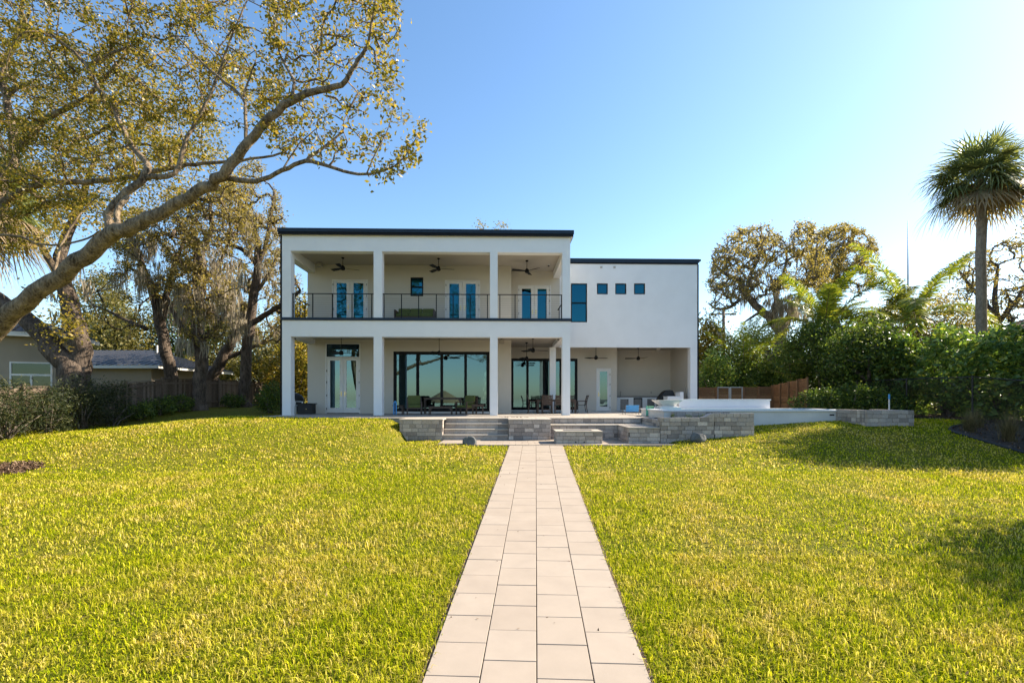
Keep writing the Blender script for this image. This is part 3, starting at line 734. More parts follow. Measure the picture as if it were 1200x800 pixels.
def dining_chair(px, ly, rz, label):
    t = empty('dining_chair', hw(hl(px, ly), ly, 0), TH + rz, label, 'chair', 'dark patio chairs round the dining table')
    for sx in (-1, 1):
        x = sx*.25
        MB().bar((x, -.24, 0), (x, -.24, .64), .035, .035).build('leg', M['wood_dark'], t)
        MB().tube([(x, .30, 0), (x, .24, .25), (x, .22, .45), (x, .27, .75), (x, .36, .98)], .02, 8).build('leg', M['wood_dark'], t)
        MB().tube([(x, -.26, .645), (x, 0, .66), (x, .25, .65)], .02, 8).build('armrest', M['wood_dark'], t)
    MB().box(-.24, .24, -.25, .22, .42, .445).build('seat', M['black_wicker'], t, bevel=.008)
    b = MB(); 
    for k in range(6):
        z = .50 + k*.085; y = .225 + (k/6)**1.6*.115
        b.bar((-.24, y, z), (.24, y, z), .02, .06)
    b.build('backrest', M['wood_dark'], t)
    MB().bar((-.25, -.24, .2), (.25, -.24, .2), .02, .02).bar((-.25, .25, .2), (.25, .25, .2), .02, .02).build('stretcher', M['wood_dark'], t)
DL = 3.0
table('dining_table', 651, DL, 0, 1.05, .5, .74, 'long dark outdoor dining table behind the porch columns', 'dining table', leg=.08)
dining_chair(625, DL, R(90), 'dark dining chair at the table end before the two sliding door panels')
dining_chair(681.5, DL + .3, R(-90), 'dark dining chair seen side on at the open end of the table')
dining_chair(641, DL - .75, R(180), 'dark dining chair, back to the lawn, nearest the inner column on its left side')
dining_chair(656, DL - .75, R(180), 'dark dining chair, back to the lawn, seen between the two porch columns')
dining_chair(641, DL + .95, 0, 'dark dining chair on the far side of the table, nearer the sliding doors corner')
dining_chair(669, DL + .95, 0, 'dark dining chair on the far side of the table behind the outer column')
# balcony sofa
sf = empty('balcony_sofa', hw(hl(487, 1.6), 1.6, ZF), TH, 'olive green sofa on the balcony behind the railing', 'sofa')
MB().box(-.98, .98, -.36, .36, .22, .28).box(-1.0, -.93, -.38, .38, 0, .62).box(.93, 1.0, -.38, .38, 0, .62).build('frame', M['wood_dark'], sf)
for k in range(3): MB().box(-.92 + k*.615, -.92 + (k+1)*.615 - .01, -.36, .28, .281, .45).build('seat_cushion', M['green'], sf, bevel=.035)
for k in range(3): MB().obox((-.612 + k*.612, .27, .60), (.30, 0, 0), (0, .07, 0), (0, .05, .19)).build('back_cushion', M['green'], sf, bevel=.04)
# left end of the porch: storage box, covered grill, white chair
sb = empty('storage_box', hw(hl(359.5, 2.0), 2.0, 0), TH, 'black storage box with an overhanging lid at the shaded porch end', 'storage box')
MB().box(-.36, .36, -.26, .26, 0, .50).build('box_body', M['black_wicker'], sb, bevel=.015); MB().box(-.42, .42, -.30, .30, .501, .55).build('lid', M['black'], sb, bevel=.01); MB().box(.06, .09, -.275, -.261, .24, .28).build('latch', M['brass'], sb)
gr = empty('kettle_grill', hw(hl(347, 4.6), 4.6, 0), TH, 'dark covered grill beyond the porch end', 'grill')
MB().tube([(0,0,.0),(0,0,.02),(0,0,.55),(0,0,.80),(0,0,.98),(0,0,1.08)], [.38,.38,.40,.40,.28,.1], 18).build('cover', M['black'], gr, True); MB().tube([(-.06,0,1.10),(.06,0,1.10)], .02, 8).bar((0,0,1.07),(0,0,1.10),.03,.03).build('handle', M['concrete'], gr)
wc = empty('plastic_chair', hw(hl(346.5, 2.4), 2.4, 0), TH + R(70), 'white plastic chair half hidden behind the outer porch column', 'chair')
for sx in (-1, 1):
    for sy in (-1, 1): MB().bar((sx*.24, sy*.22, 0), (sx*.20, sy*.18, .42), .05, .05).build('leg', M['white_paint'], wc)
    MB().bar((sx*.25, -.22, .63), (sx*.25, .22, .63), .06, .03).bar((sx*.25, -.2, .42), (sx*.25, -.2, .62), .05, .04).build('armrest', M['white_paint'], wc)
MB().box(-.24, .24, -.24, .24, .421, .45).build('seat', M['white_paint'], wc, bevel=.01); MB().obox((0, .25, .66), (.22, 0, 0), (0, .015, 0), (0, .04, .2)).build('backrest', M['white_paint'], wc, bevel=.01)

# ------------------------------------------------------------------ outdoor kitchen
KY = YK - .68
kc = empty('kitchen_counter', hw(hl(747, KY), KY, 0), TH, 'white outdoor kitchen counter with a dark stone top and steel doors', 'kitchen counter')
k0 = hl(747, KY); xa, xb = XK + .02 - k0, hl(776, KY) - k0
MB().box(xa, xb, 0.02, .66, 0, .88).build('cabinet', M['stucco'], kc)
MB().box(xa, xb, -.02, .66, .881, .93).build('counter_top', plain('dark stone counter', (0.015, 0.018, 0.024), 0.55, spec=.2), kc, bevel=.006)
M['steel'] = plain('brushed steel', (0.20, 0.19, 0.18), 0.5, 0.3)
for a, e, n_ in ((727, 736.6, 'cabinet_door'), (742.5, 752.6, 'fridge'), (758.5, 766.8, 'cabinet_door')):
    p, q = hl(a, KY) - k0, hl(e, KY) - k0
    if n_ == 'fridge':
        f = MB().box(p, q, -.025, .018, .06, .84).build('fridge', M['bronze'], kc); MB().box(p + .05, q - .05, -.032, -.0255, .10, .76).build('glass_door', M['steel'], f); MB().bar((p + .03, -.05, .3), (p + .03, -.05, .7), .02, .02).build('handle', M['steel'], f)
    else:
        f = MB().box(p, q, -.008, .018, .08, .76).build(n_, M['steel'], kc, bevel=.004); MB().bar((q - .07, -.02, .62), (q - .07, -.02, .74), .015, .02).build('handle', M['bronze'], f)
tp_ = MB(); x = hl(729, KY) - k0; tp_.tube([(x, .4, .93), (x, .4, 1.2), (x, .36, 1.24), (x, .28, 1.24), (x, .26, 1.20)], .014, 8).build('tap', M['steel'], kc, True)
MB().box(hl(767, KY) - k0 - .04, hl(767, KY) - k0 + .04, .664, .672, 1.12, 1.24).build('socket', M['grey_plastic'], kc)
gi = empty('grill_island', hw(hl(789, 4.6), 4.6, 0), TH, 'white stucco grill island stepped up at one end', 'grill island')
MB().box(-.46, .25, -.35, .35, 0, .92).build('counter_block', M['stucco'], gi, bevel=.01); MB().box(.251, .46, -.36, .36, 0, 1.16).build('end_block', M['stucco'], gi, bevel=.01)
cg = empty('covered_grill', hw(hl(783, 5.3), 5.3, 0), TH, 'grill under a rounded black cover behind the white island', 'grill')
MB().prism([(-.62, .0), (.52, .0), (.52, .98), (.28, 1.0), (.26, 1.14), (.18, 1.25), (.0, 1.29), (-.16, 1.27), (-.32, 1.18), (-.46, 1.02), (-.55, .86), (-.62, .80)], -.28, .28).build('cover', M['black'], cg, bevel=.03)
bc = empty('beach_chair', hw(hl(740, .9), .9, 0), TH, 'low azure beach chair turned its back to the lawn on the terrace', 'beach chair')
bm_ = MB().obox((0, -.16, .30), (.32, 0, 0), (0, .008, .003), (0, -.04, .155)); bm_.build('backrest', M['azure'], bc)
MB().obox((0, .14, .17), (.32, 0, 0), (0, .27, .01), (0, 0, .008)).build('seat', M['azure'], bc)
for sx in (-1, 1):
    x = sx*.335; MB().bar((x, -.12, .13), (x, -.21, .46), .025, .025).build('back_post', M['steel'], bc); MB().bar((x, -.12, .16), (x, .42, .18), .025, .025).build('seat_rail', M['steel'], bc)
    MB().bar((x, -.1, .16), (x, -.1, 0), .025, .025).build('leg', M['steel'], bc); MB().bar((x, .38, .17), (x, .38, 0), .025, .025).build('leg', M['steel'], bc)
# rocks on the lawn
def rock(x, y, sx, sz, seed, label):
    r2 = random.Random(seed); bm = bmesh.new(); bmesh.ops.create_icosphere(bm, subdivisions=4, radius=1)
    pl = [(Vector((r2.gauss(0,1), r2.gauss(0,1), r2.gauss(.2,1))).normalized(), r2.uniform(.62, .92)) for _ in range(11)]
    for v in bm.verts:
        p = v.co.copy()
        for n, d in pl:
            k = p.dot(n)
            if k > d: p -= n * (k - d) * .9
        p += p.normalized() * .035 * math.sin(7*p.x + 3*p.z) * math.cos(6*p.y)
        v.co = (p.x * sx, p.y * sx * .9, p.z * sz + sz * .55)
    me = bpy.data.meshes.new('boulder'); bm.to_mesh(me); bm.free(); me.materials.append(M['rock'])
    o = bpy.data.objects.new('boulder', me); col.objects.link(o); o.location = (x, y, float(gz(x, y)) - .04)
    tag(o, label, 'rock', 'grey boulders on the lawn beside the patio')
import bmesh
M['rock'] = plain('grey rock', (0.11, 0.115, 0.115), 0.85, var=0.35, scale=5, bmp=0.9, bscale=14)
rock(-1.47, 16.75, .27, .24, 3, 'round grey boulder in front of the stone steps'); rock(6.45, 16.55, .27, .26, 8, 'grey boulder on the lawn in front of the long planter wall')

# ------------------------------------------------------------------ trees
M['bark_oak'] = bark_mat('light oak bark', (0.055, 0.038, 0.024), (0.33, 0.25, 0.165), 4.5, 1.0)
M['bark_dark'] = bark_mat('dark rough oak bark', (0.035, 0.026, 0.020), (0.15, 0.115, 0.09), 2.5, 1.0)
M['bark_palm'] = bark_mat('palm trunk bark', (0.14, 0.115, 0.09), (0.30, 0.25, 0.20), 6, 0.6)
M['leaf_oak'] = leaf_mat('olive oak leaves', [(0, (0.085, 0.085, 0.014)), (0.35, (0.19, 0.17, 0.025)), (0.7, (0.33, 0.255, 0.035)), (0.92, (0.43, 0.3, 0.06)), (1, (0.46, 0.31, 0.11))], 0.55, 0.4)
M['leaf_brown'] = leaf_mat('winter oak leaves', [(0, (0.13, 0.11, 0.03)), (0.5, (0.28, 0.22, 0.065)), (1, (0.42, 0.32, 0.13))], 0.58, 0.5)
M['leaf_green'] = leaf_mat('dark evergreen leaves', [(0, (0.0375, 0.0675, 0.015)), (0.5, (0.09, 0.1425, 0.027)), (0.85, (0.1725, 0.2325, 0.0375)), (1, (0.3, 0.3225, 0.0525))], 0.45, 0.35)
M['leaf_hedge'] = leaf_mat('glossy hedge leaves', [(0, (0.06, 0.12, 0.03)), (0.5, (0.14, 0.23, 0.05)), (0.85, (0.24, 0.33, 0.06)), (1, (0.4, 0.42, 0.07))], 0.45, 0.3, 0.5)
M['leaf_far'] = leaf_mat('distant olive leaves', [(0, (0.084, 0.091, 0.0252)), (0.5, (0.182, 0.168, 0.0476)), (1, (0.28, 0.231, 0.077))], 0.45, 0.5)
M['moss'] = leaf_mat('grey hanging moss', [(0, (0.192, 0.168, 0.126)), (0.6, (0.336, 0.288, 0.222)), (1, (0.456, 0.396, 0.3))], 0.45, 0.9, 0.05, (1, 1, .9))
M['frond'] = leaf_mat('palm frond', [(0, (0.07, 0.09, 0.04)), (0.6, (0.17, 0.2, 0.08)), (1, (0.32, 0.32, 0.12))], 0.45, 0.35, 0.4)
M['frond_dry'] = leaf_mat('dry palm frond', [(0, (0.21, 0.154, 0.098)), (1, (0.42, 0.322, 0.21))], 0.4, 0.7, 0.1)
M['frond_yellow'] = leaf_mat('yellow green feather frond', [(0, (0.115, 0.1725, 0.0172)), (0.6, (0.253, 0.299, 0.0345)), (1, (0.414, 0.391, 0.0575))], 0.5, 0.35, 0.4)  # brighter, yellower leaf colour than the plain palm frond

def unit(n):
    v = rng.normal(size=(n, 3)); return v / np.linalg.norm(v, axis=1, keepdims=True)
def leaf_quads(C, length, width, up=0.35, droop=0.0, jit=0.35):
    """one folded diamond for each centre"""
    n = len(C); C = np.asarray(C, float)
    u = unit(n); u[:, 2] = u[:, 2] * 0.8 - droop; u /= np.linalg.norm(u, axis=1, keepdims=True)
    nn = unit(n); nn[:, 2] += up; v = np.cross(nn, u); v /= np.linalg.norm(v, axis=1, keepdims=True) + 1e-9
    w_ = np.cross(u, v)
    L = (length * (1 + jit * rng.uniform(-1, 1, n)))[:, None]; W = (width * (1 + jit * rng.uniform(-1, 1, n)))[:, None]
    a = C - u * L / 2; t = C + u * L / 2; m = C - u * L * 0.05 + w_ * W * 0.18
    V = np.stack([a, m + v * W / 2, t, m - v * W / 2], 1).reshape(-1, 3)
    return V, np.arange(n * 4).reshape(n, 4)
def smooth_path(pts, radii, sub=4, wob=0.0):
    P = [np.array(p, float) for p in pts]; out = []; rr = []
    for i in range(len(P) - 1):
        p0 = P[max(i-1, 0)]; p1 = P[i]; p2 = P[i+1]; p3 = P[min(i+2, len(P)-1)]
        for k in range(sub):
            t = k / sub
            q = 0.5 * (2*p1 + (p2-p0)*t + (2*p0-5*p1+4*p2-p3)*t*t + (3*p1-p0-3*p2+p3)*t**3)
            r = radii[i] * (1-t) + radii[i+1] * t
            if wob: q = q + rng.normal(size=3) * wob * r
            out.append(q); rr.append(r)
    out.append(P[-1]); rr.append(radii[-1])
    return out, rr
def pix_limb(spec, sub=4, wob=0.10, near=1.0):
    """spec: (px, py, half thickness in px, distance)"""
    spec = [(a, b, r, d * near) for a, b, r, d in spec]
    pts = [at(a, b, d) for a, b, r, d in spec]; rad = [(0.93 if near == 1.0 else (.76 if r > 12 else .70)) * r * d / F / math.sqrt(1 + ((min(max(a, 0), 1200) - CX) / F) ** 2) for a, b, r, d in spec]
    return smooth_path(pts, rad, sub, wob if near == 1.0 else .2)
def tree(name, label, cat, base, limbs, A, leaf_mat_, bark, nleaf=30, sigma=0.28, ll=0.09, lw=0.045, twig=0.010, group=None, moss=None, pathw=0.12, step=0.45, tip=0.5, droop=0.0, rmax=0.12, keep=1.0, thin=None):
    """limbs: list of (points, radii) in the world; A: points the crown grows to, each joined by a twig path to the nearest wood"""
    t = empty(name, base, 0, label, cat, group); off = np.array(base, float)
    wood = MB(); nodes = []; par = []; cost = []; fixed = []
    for q_, (pts, rad) in enumerate(limbs):
        p = pts[0]; g = float(gz(p[0], min(p[1], 70)))
        if q_ < 2 and g - .3 < p[2] < g + 3.0 and p[1] > 5 and rad[0] == max(rad):
            pts = [np.array([p[0] + .05, p[1], g - .3]), np.array([p[0], p[1], g + .12])] + ([np.array(p)] if p[2] > g + .4 else []) + [x for x in pts[1:] if x[2] > g + .3]
            rad = [rad[0] * 1.5, rad[0] * 1.2] + list(rad[len(rad) + 2 - len(pts):])
        wood.tube([tuple(p - off) for p in pts], rad, 10 if max(rad) > .08 else 6)
        for k, (p, r) in enumerate(zip(pts, rad)):
            nodes.append(p); par.append(-1); cost.append(k * 0.03); fixed.append(r)
    n0 = len(nodes)
    A = np.asarray(A, float)
    cap = n0 + len(A) * 14 + 10
    N = np.zeros((cap, 3)); N[:n0] = np.array(nodes); C = np.zeros(cap); C[:n0] = cost
    par = par + [-1] * (cap - n0); n = n0
    dist0 = np.min(np.linalg.norm(A[:, None, :] - N[None, :n0:2, :], axis=2), axis=1)
    order = np.argsort(dist0); paths = []; tips = []
    for i in order:
        a = A[i]; d = np.linalg.norm(N[:n] - a, axis=1); j = int(np.argmin(d + pathw * C[:n])); L = d[j]
        if L < 0.05: continue
        k = int(min(12, max(2, math.ceil(L / step))))
        p0 = N[j]; mid = (p0 + a) / 2 + rng.normal(size=3) * L * 0.16 + np.array([0, 0, 0.10 * L])
        ids = [j]
        for q in range(1, k + 1):
            s = q / k; p = (1-s)**2 * p0 + 2*s*(1-s) * mid + s*s*a + (rng.normal(size=3) * 0.05 * L / k if q < k else 0)
            N[n] = p; par[n] = ids[-1]; C[n] = C[ids[-1]] + L / k; ids.append(n); n += 1
        paths.append(ids)
    cnt = np.zeros(n)
    for ids in paths: cnt[ids[-1]] += 1
    for i in range(n - 1, n0 - 1, -1): cnt[par[i]] += cnt[i]
    rad = np.minimum(twig * np.maximum(cnt, 1) ** 0.5, rmax)
    for ids in paths:
        cap_ = .8 * fixed[ids[0]] if ids[0] < n0 else rad[ids[0]]
        for i in ids[1:]: cap_ = rad[i] = min(rad[i], cap_)
    for ids in paths:
        rr = [min(rad[ids[1]], rad[ids[0]] if ids[0] >= n0 else 9)] + [rad[i] for i in ids[1:]]
        rr[-1] *= tip
        wood.tube([tuple(N[i] - off) for i in ids], rr, 5 if rr[0] > .025 else 3, False)
    wood.build('trunk', bark, t, True)
    # leaves: along the outer half of every twig
    cs = []
    for ids in paths:
        if keep < 1 and rng.random() > keep: continue
        m = max(1, int(rng.poisson(nleaf) * rng.uniform(.5, 1.5) * (thin(N[ids[-1]]) if thin else 1)))
        q = ids[-max(2, len(ids) // 2 + 1):]
        w_ = rng.integers(0, len(q), m)
        cs.append(N[np.array(q)[w_]] + rng.normal(size=(m, 3)) * sigma)
    if cs:
        V, Q = leaf_quads(np.concatenate(cs) - off, ll, lw, droop=droop)
        mesh_np('crown', V, Q, None, leaf_mat_, t)
    if moss is not None and len(moss):
        hang_moss(moss, off, t)
    return t
def hang_moss(P, off, t):
    for p in list(P)[:95]:
        V = []; Q = []; L0 = rng.uniform(.5, 1.7); k = int(rng.integers(20, 34)); c0 = np.array(p) - off
        for _ in range(k):
            a = c0 + rng.normal(size=3) * np.array([.15, .15, .07]); L = L0 * rng.uniform(.35, 1.0); th = rng.uniform(0, math.pi); w_ = rng.uniform(.018, .045)
            sd = np.array([math.cos(th), math.sin(th), 0]) * w_; b0 = len(V); dx = rng.normal(size=3) * .06; n = 4
            for q in range(n + 1):
                s = q / n; c = a + np.array([dx[0]*math.sin(3*s + dx[2]*30), dx[1]*math.cos(4*s), -L*s]); ww = (1 - s*.85) * (1 if q else .4)
                V += [c - sd*ww, c + sd*ww]
            for q in range(n): i = b0 + 2*q; Q.append((i, i+1, i+3, i+2))
        mesh_np('moss_clump', np.array(V), np.array(Q), None, M['moss'], t)
def in_poly(px, py, poly):
    r = np.zeros(len(px), bool); n = len(poly)
    for i in range(n):
        x0, y0 = poly[i]; x1, y1 = poly[(i+1) % n]
        c = ((y0 > py) != (y1 > py)) & (px < (x1-x0) * (py-y0) / (y1-y0+1e-9) + x0); r ^= c
    return r
def poly_pts(poly, n, d0, d1, holes=0.0, hs=60, near=1.0):
    """n crown points spread through a solid whose outline from the lawn is poly"""
    P = np.array(poly); lo = P.min(0); hi = P.max(0); out = []; ph = rng.uniform(0, 6, 4)
    while len(out) < n:
        x = rng.uniform(lo[0], hi[0], 4*n); y = rng.uniform(lo[1], hi[1], 4*n); d = rng.uniform(d0, d1, 4*n)
        k = in_poly(x, y, poly)
        if holes: k &= (np.sin(x/hs*2.1 + ph[0] + d) * np.sin(y/hs*2.3 + ph[1] - d*.7) + .5*np.sin(x/hs*5 + ph[2]) * np.sin(y/hs*4.6 + ph[3])) > -1.0 + holes
        out += list(zip(x[k], y[k], d[k]))
    return np.array([at(o[0], o[1], o[2] * near) for o in out[:n]])
def blob_pts(c, r, n, shell=0.45):
    u = unit(n); s = rng.uniform(shell, 1, n) ** .6; return np.array(c) + u * s[:, None] * np.array(r)

# --- the big oak whose limbs reach over the lawn from beyond the mulch ring
NEAR = 0.85
limbs = [pix_limb(s, near=NEAR) for s in (
    [(-60, 560, 30, 12), (-62, 520, 30, 12), (-52, 440, 26, 11.8), (0, 378, 20, 11.4), (60, 334, 17, 11), (100, 300, 16, 10.7), (130, 276, 15.5, 10.4), (165, 262, 13, 10.2), (200, 243, 11.5, 10), (240, 222, 10.5, 9.8), (265, 200, 10, 9.6), (290, 168, 8.6, 9.5), (310, 145, 7.8, 9.4), (340, 120, 6.8, 9.3), (365, 108, 6, 9.2), (400, 99, 4.6, 9), (416, 76, 3.8, 8.9), (430, 55, 2.8, 8.8), (437, 18, 1.8, 8.7), (445, -30, 1, 8.6)],
    [(268, 210, 5, 9.7), (300, 212, 4.6, 9.6), (330, 200, 4.2, 9.4), (358, 188, 3.8, 9.2), (385, 195, 3, 9.0), (420, 204, 2.4, 8.9), (450, 200, 1.8, 8.7), (472, 186, 1.1, 8.6), (490, 158, .6, 8.6)],
    [(358, 188, 3, 9.2), (380, 172, 2.4, 9.3), (402, 155, 1.6, 9.4)],
    [(130, 272, 8, 10.4), (126, 252, 8, 10.5), (146, 227, 8, 10.6), (168, 210, 7.5, 10.7), (172, 192, 6.5, 10.8), (154, 171, 5.8, 11), (142, 146, 5.2, 11.1), (131, 121, 4.8, 11.2), (112, 98, 4.2, 11.4), (96, 70, 3.4, 11.5), (60, 40, 2.4, 11.6)],
    [(139, 270, 6, 10.3), (138, 248, 6, 10.4), (150, 230, 5, 10.6)],
    [(172, 208, 6, 10.7), (204, 203, 5, 10.8), (217, 167, 4.2, 10.9), (233, 137, 3.6, 11), (250, 104, 2.8, 11), (267, 54, 2, 11), (290, 0, 1.2, 11)],
    [(-58, 420, 22, 12.2), (-40, 330, 18, 12.8), (4, 217, 11, 13.4), (17, 175, 9.5, 13.6), (8, 125, 7.5, 13.8), (4, 83, 6.5, 14), (18, 50, 5.5, 14), (26, 18, 4, 14), (20, -40, 2, 14)],
    [(17, 175, 8, 13.6), (42, 154, 6.6, 13.5), (60, 136, 6, 13.4), (92, 120, 5.4, 13.3), (116, 100, 4, 13.2), (150, 60, 2.4, 13.2)],
    [(-45, 340, 16, 12.6), (0, 246, 9, 13), (25, 225, 7.5, 12.8), (54, 215, 6.5, 12.6), (100, 213, 5.6, 12.4), (146, 208, 5, 12.2), (200, 197, 4.2, 12), (237, 192, 3.4, 12), (283, 188, 2.6, 12), (330, 179, 1.8, 12), (358, 154, 1, 12)],
    [(287, 170, 3.6, 9.5), (288, 140, 3.2, 9.6), (284, 115, 2.8, 9.7), (258, 92, 2.4, 9.9), (233, 70, 1.8, 10), (205, 40, 1.2, 10.2)],
    [(342, 114, 3.2, 9.3), (344, 94, 2.8, 9.4), (330, 67, 2.2, 9.5), (322, 35, 1.4, 9.6), (330, -10, .8, 9.7)],
    [(284, 115, 2, 9.7), (292, 92, 1.5, 9.8), (300, 70, 1, 9.9)],
    [(-45, 330, 8, 12.4), (-10, 280, 4, 12.2), (25, 278, 3, 12), (50, 287, 2.6, 11.8), (96, 282, 2.2, 11.6), (118, 270, 1.6, 11.5)],
    [(64, 322, 3.2, 11.2), (70, 292, 2.6, 11.6), (83, 267, 2.2, 11.8), (98, 246, 1.6, 12), (120, 225, 1, 12)],
    [(92, 121, 3, 13.3), (80, 96, 2.5, 13), (56, 60, 2, 12.8), (40, 20, 1.2, 12.6)],
    [(330, 200, 1.6, 9.4), (350, 170, 1.2, 9.5), (372, 150, .8, 9.6)],
    [(430, 203, 1.4, 8.8), (440, 180, 1.1, 8.8), (455, 150, .8, 8.8), (462, 120, .5, 8.8)])]
A = np.concatenate([
    poly_pts([(-260, -200), (330, -160), (340, 60), (300, 150), (240, 190), (0, 215), (-260, 240)], 1200, 10.6, 15.5, 0.62, 60, NEAR),
    poly_pts([(330, -160), (462, -120), (466, 40), (468, 112), (440, 135), (400, 130), (360, 150), (310, 165), (300, 120)], 520, 9.2, 11.8, 0.7, 45, NEAR),
    poly_pts([(0, 20), (250, 0), (300, 80), (230, 160), (120, 240), (0, 260)], 420, 11.5, 15, 0.45, 50, NEAR),
    poly_pts([(0, 215), (120, 220), (150, 250), (90, 290), (0, 300), (-60, 250)], 90, 12, 14.5, 0.4, 40, NEAR),
    poly_pts([(300, 150), (400, 120), (470, 100), (480, 140), (430, 190), (330, 185)], 110, 8.8, 10.2, 0.6, 50, NEAR),
    poly_pts([(440, 205), (495, 150), (500, 140), (488, 185), (465, 208), (420, 210)], 46, 8.4, 8.9, 0, 60, NEAR),
    poly_pts([(430, 0), (470, 0), (468, 60), (480, 110), (445, 110)], 50, 8.5, 9.1, 0, 60, NEAR)])
tree('oak_tree', 'huge spreading oak whose pale limb slants over the lawn from beyond the mulch ring', 'tree', (-11.8, 10.2, 0.5), limbs, A, M['leaf_oak'], M['bark_oak'], nleaf=36, sigma=0.075, ll=0.078, lw=0.040, twig=0.0078, thin=lambda p: float(np.clip(1.0 - 0.75 * (p[0] / p[1] + .56) / .14, .30, 1.0)), pathw=0.10, step=0.35, rmax=.06)

# --- twisted oak with two dark trunks behind the fence
limbs = [pix_limb(s) for s in (
    [(88, 470, 22, 22), (86, 440, 20, 22), (70, 415, 17, 22), (40, 383, 15, 22), (10, 360, 13, 22), (-25, 330, 11, 22), (-60, 280, 7, 21), (-80, 200, 3, 20)],
    [(92, 470, 18, 22.2), (93, 430, 16, 22.2), (92, 395, 14.5, 22.2), (84, 360, 13, 22.2), (74, 330, 11, 22.2), (70, 300, 9, 22.5), (90, 250, 6, 23), (110, 190, 3, 23)],
    [(76, 335, 7, 22.2), (50, 290, 5, 22), (20, 230, 3, 21), (0, 160, 1.5, 21)])]
A = np.concatenate([poly_pts([(-120, 60), (160, 60), (260, 150), (250, 230), (150, 270), (60, 280), (-100, 300)], 420, 19, 26, 0.5, 60), poly_pts([(20, 330), (70, 330), (110, 400), (60, 400)], 14, 20.5, 23)])
tree('oak_tree', 'twisted oak with two dark trunks in a V rising behind the board fence', 'tree', at(90, 470, 22), limbs, A, M['leaf_oak'], M['bark_dark'], nleaf=60, sigma=.36, ll=.14, lw=.075, twig=.014, moss=[at(x, y, 22) for x, y in ((72, 365), (66, 345), (100, 330), (30, 370), (88, 300))])
MG = 'mossy dark trunked oaks along the left fence'
def moss_from(A, n, poly=None): return A[rng.choice(len(A), n, replace=False)]
# --- mossy oaks along the fence
def mossy(label, specs, crown, n, d, nm, mossboxes=(), **k):
    L = [pix_limb(s, 4, .14) for s in specs]
    A = np.concatenate([poly_pts(p, int(m*1.7), d - 2.5, d + 2.5, h, 45) for p, m, h in crown])
    ms = list(moss_from(A, nm)) + [at(rnd.uniform(a, c), rnd.uniform(b, e), d + rnd.uniform(-1.5, 1.0)) for a, b, c, e, q in mossboxes for _ in range(q)]
    b0 = at(specs[0][0][0], specs[0][0][1], specs[0][0][3])
    return tree('oak_tree', label, 'tree', b0, L, A, k.pop('leaf', M['leaf_brown']), M['bark_dark'], moss=ms, group=MG, **{**dict(nleaf=int(n*.8), sigma=.15, ll=.15, lw=.075, twig=.020, rmax=.10), **k})
mossy('leaning mossy oak behind the fence beside the low metal roof',
    [[(203, 470, 10, 28), (201, 442, 9, 28), (193, 408, 8, 28), (187, 374, 8, 28), (180, 340, 7, 28), (170, 322, 5.5, 28), (160, 290, 3.5, 28), (140, 255, 2, 28)],
     [(188, 380, 6, 28), (194, 350, 5, 28), (202, 318, 3.6, 28), (215, 285, 2, 28)],
     [(172, 385, 3.4, 28.2), (150, 376, 2.6, 28.5), (130, 366, 2.2, 28.5), (108, 357, 1.4, 29)]],
    [([(130, 250), (230, 235), (240, 300), (215, 345), (170, 340), (130, 320)], 170, .5), ([(95, 320), (150, 320), (180, 370), (150, 400), (100, 380)], 36, .5)], 36, 28, 12,
    [(150, 270, 180, 300, 20), (160, 300, 190, 330, 10), (185, 340, 215, 365, 5)])
mossy('thick mossy oak standing on the lawn inside the fence',
    [[(232, 482, 10, 26), (233, 468, 9, 26), (235, 440, 8.5, 26), (237, 415, 9, 26), (231, 375, 8.5, 26), (233, 345, 8, 26), (237, 318, 7.5, 26), (234, 300, 6.5, 26), (240, 285, 5, 26), (248, 265, 3.5, 26), (245, 230, 2, 26)],
     [(234, 400, 5, 26), (215, 385, 4.5, 26), (205, 370, 3.5, 26), (195, 345, 2, 26)],
     [(238, 330, 4.5, 26), (252, 315, 3, 26), (266, 290, 2, 26)],
     [(240, 395, 4, 26), (256, 380, 3, 26), (266, 360, 2, 26)]],
    [([(190, 225), (290, 200), (300, 280), (275, 345), (245, 360), (205, 350), (190, 300)], 230, .45), ([(205, 350), (275, 350), (265, 400), (215, 405)], 50, .5)], 34, 26, 16,
    [(215, 340, 275, 360, 24), (245, 300, 275, 345, 16), (205, 330, 225, 360, 10)])
mossy('tall slender mossy oak beside the house corner, inside the fence',
    [[(285, 474, 9, 30), (286, 455, 8, 30), (291, 400, 7, 30), (297, 350, 6.2, 30), (303, 305, 5, 30), (300, 275, 4, 30), (290, 250, 3, 30), (282, 235, 2, 30)],
     [(293, 382, 4, 30), (305, 372, 4, 30), (322, 362, 3.6, 29.5), (338, 352, 3, 29), (352, 340, 2, 29)],
     [(302, 312, 4, 30), (312, 285, 3, 30), (318, 250, 2.4, 30), (322, 225, 1.5, 30)],
     [(301, 310, 3.4, 30), (285, 293, 3, 30), (265, 285, 2.5, 30), (252, 278, 1.6, 30)],
     [(298, 345, 3, 30), (312, 325, 2.2, 30), (325, 300, 1.4, 30)],
     [(322, 362, 2, 29.5), (335, 372, 1.6, 29.5), (348, 385, 1, 29.5)]],
    [([(250, 215), (300, 185), (330, 225), (338, 280), (330, 330), (310, 320), (280, 290), (250, 290)], 210, .5), ([(310, 330), (352, 320), (356, 360), (330, 375)], 28, .6)], 26, 30, 10,
    [(280, 245, 310, 262, 12), (305, 300, 320, 330, 5), (268, 355, 290, 385, 8)], ll=.14)
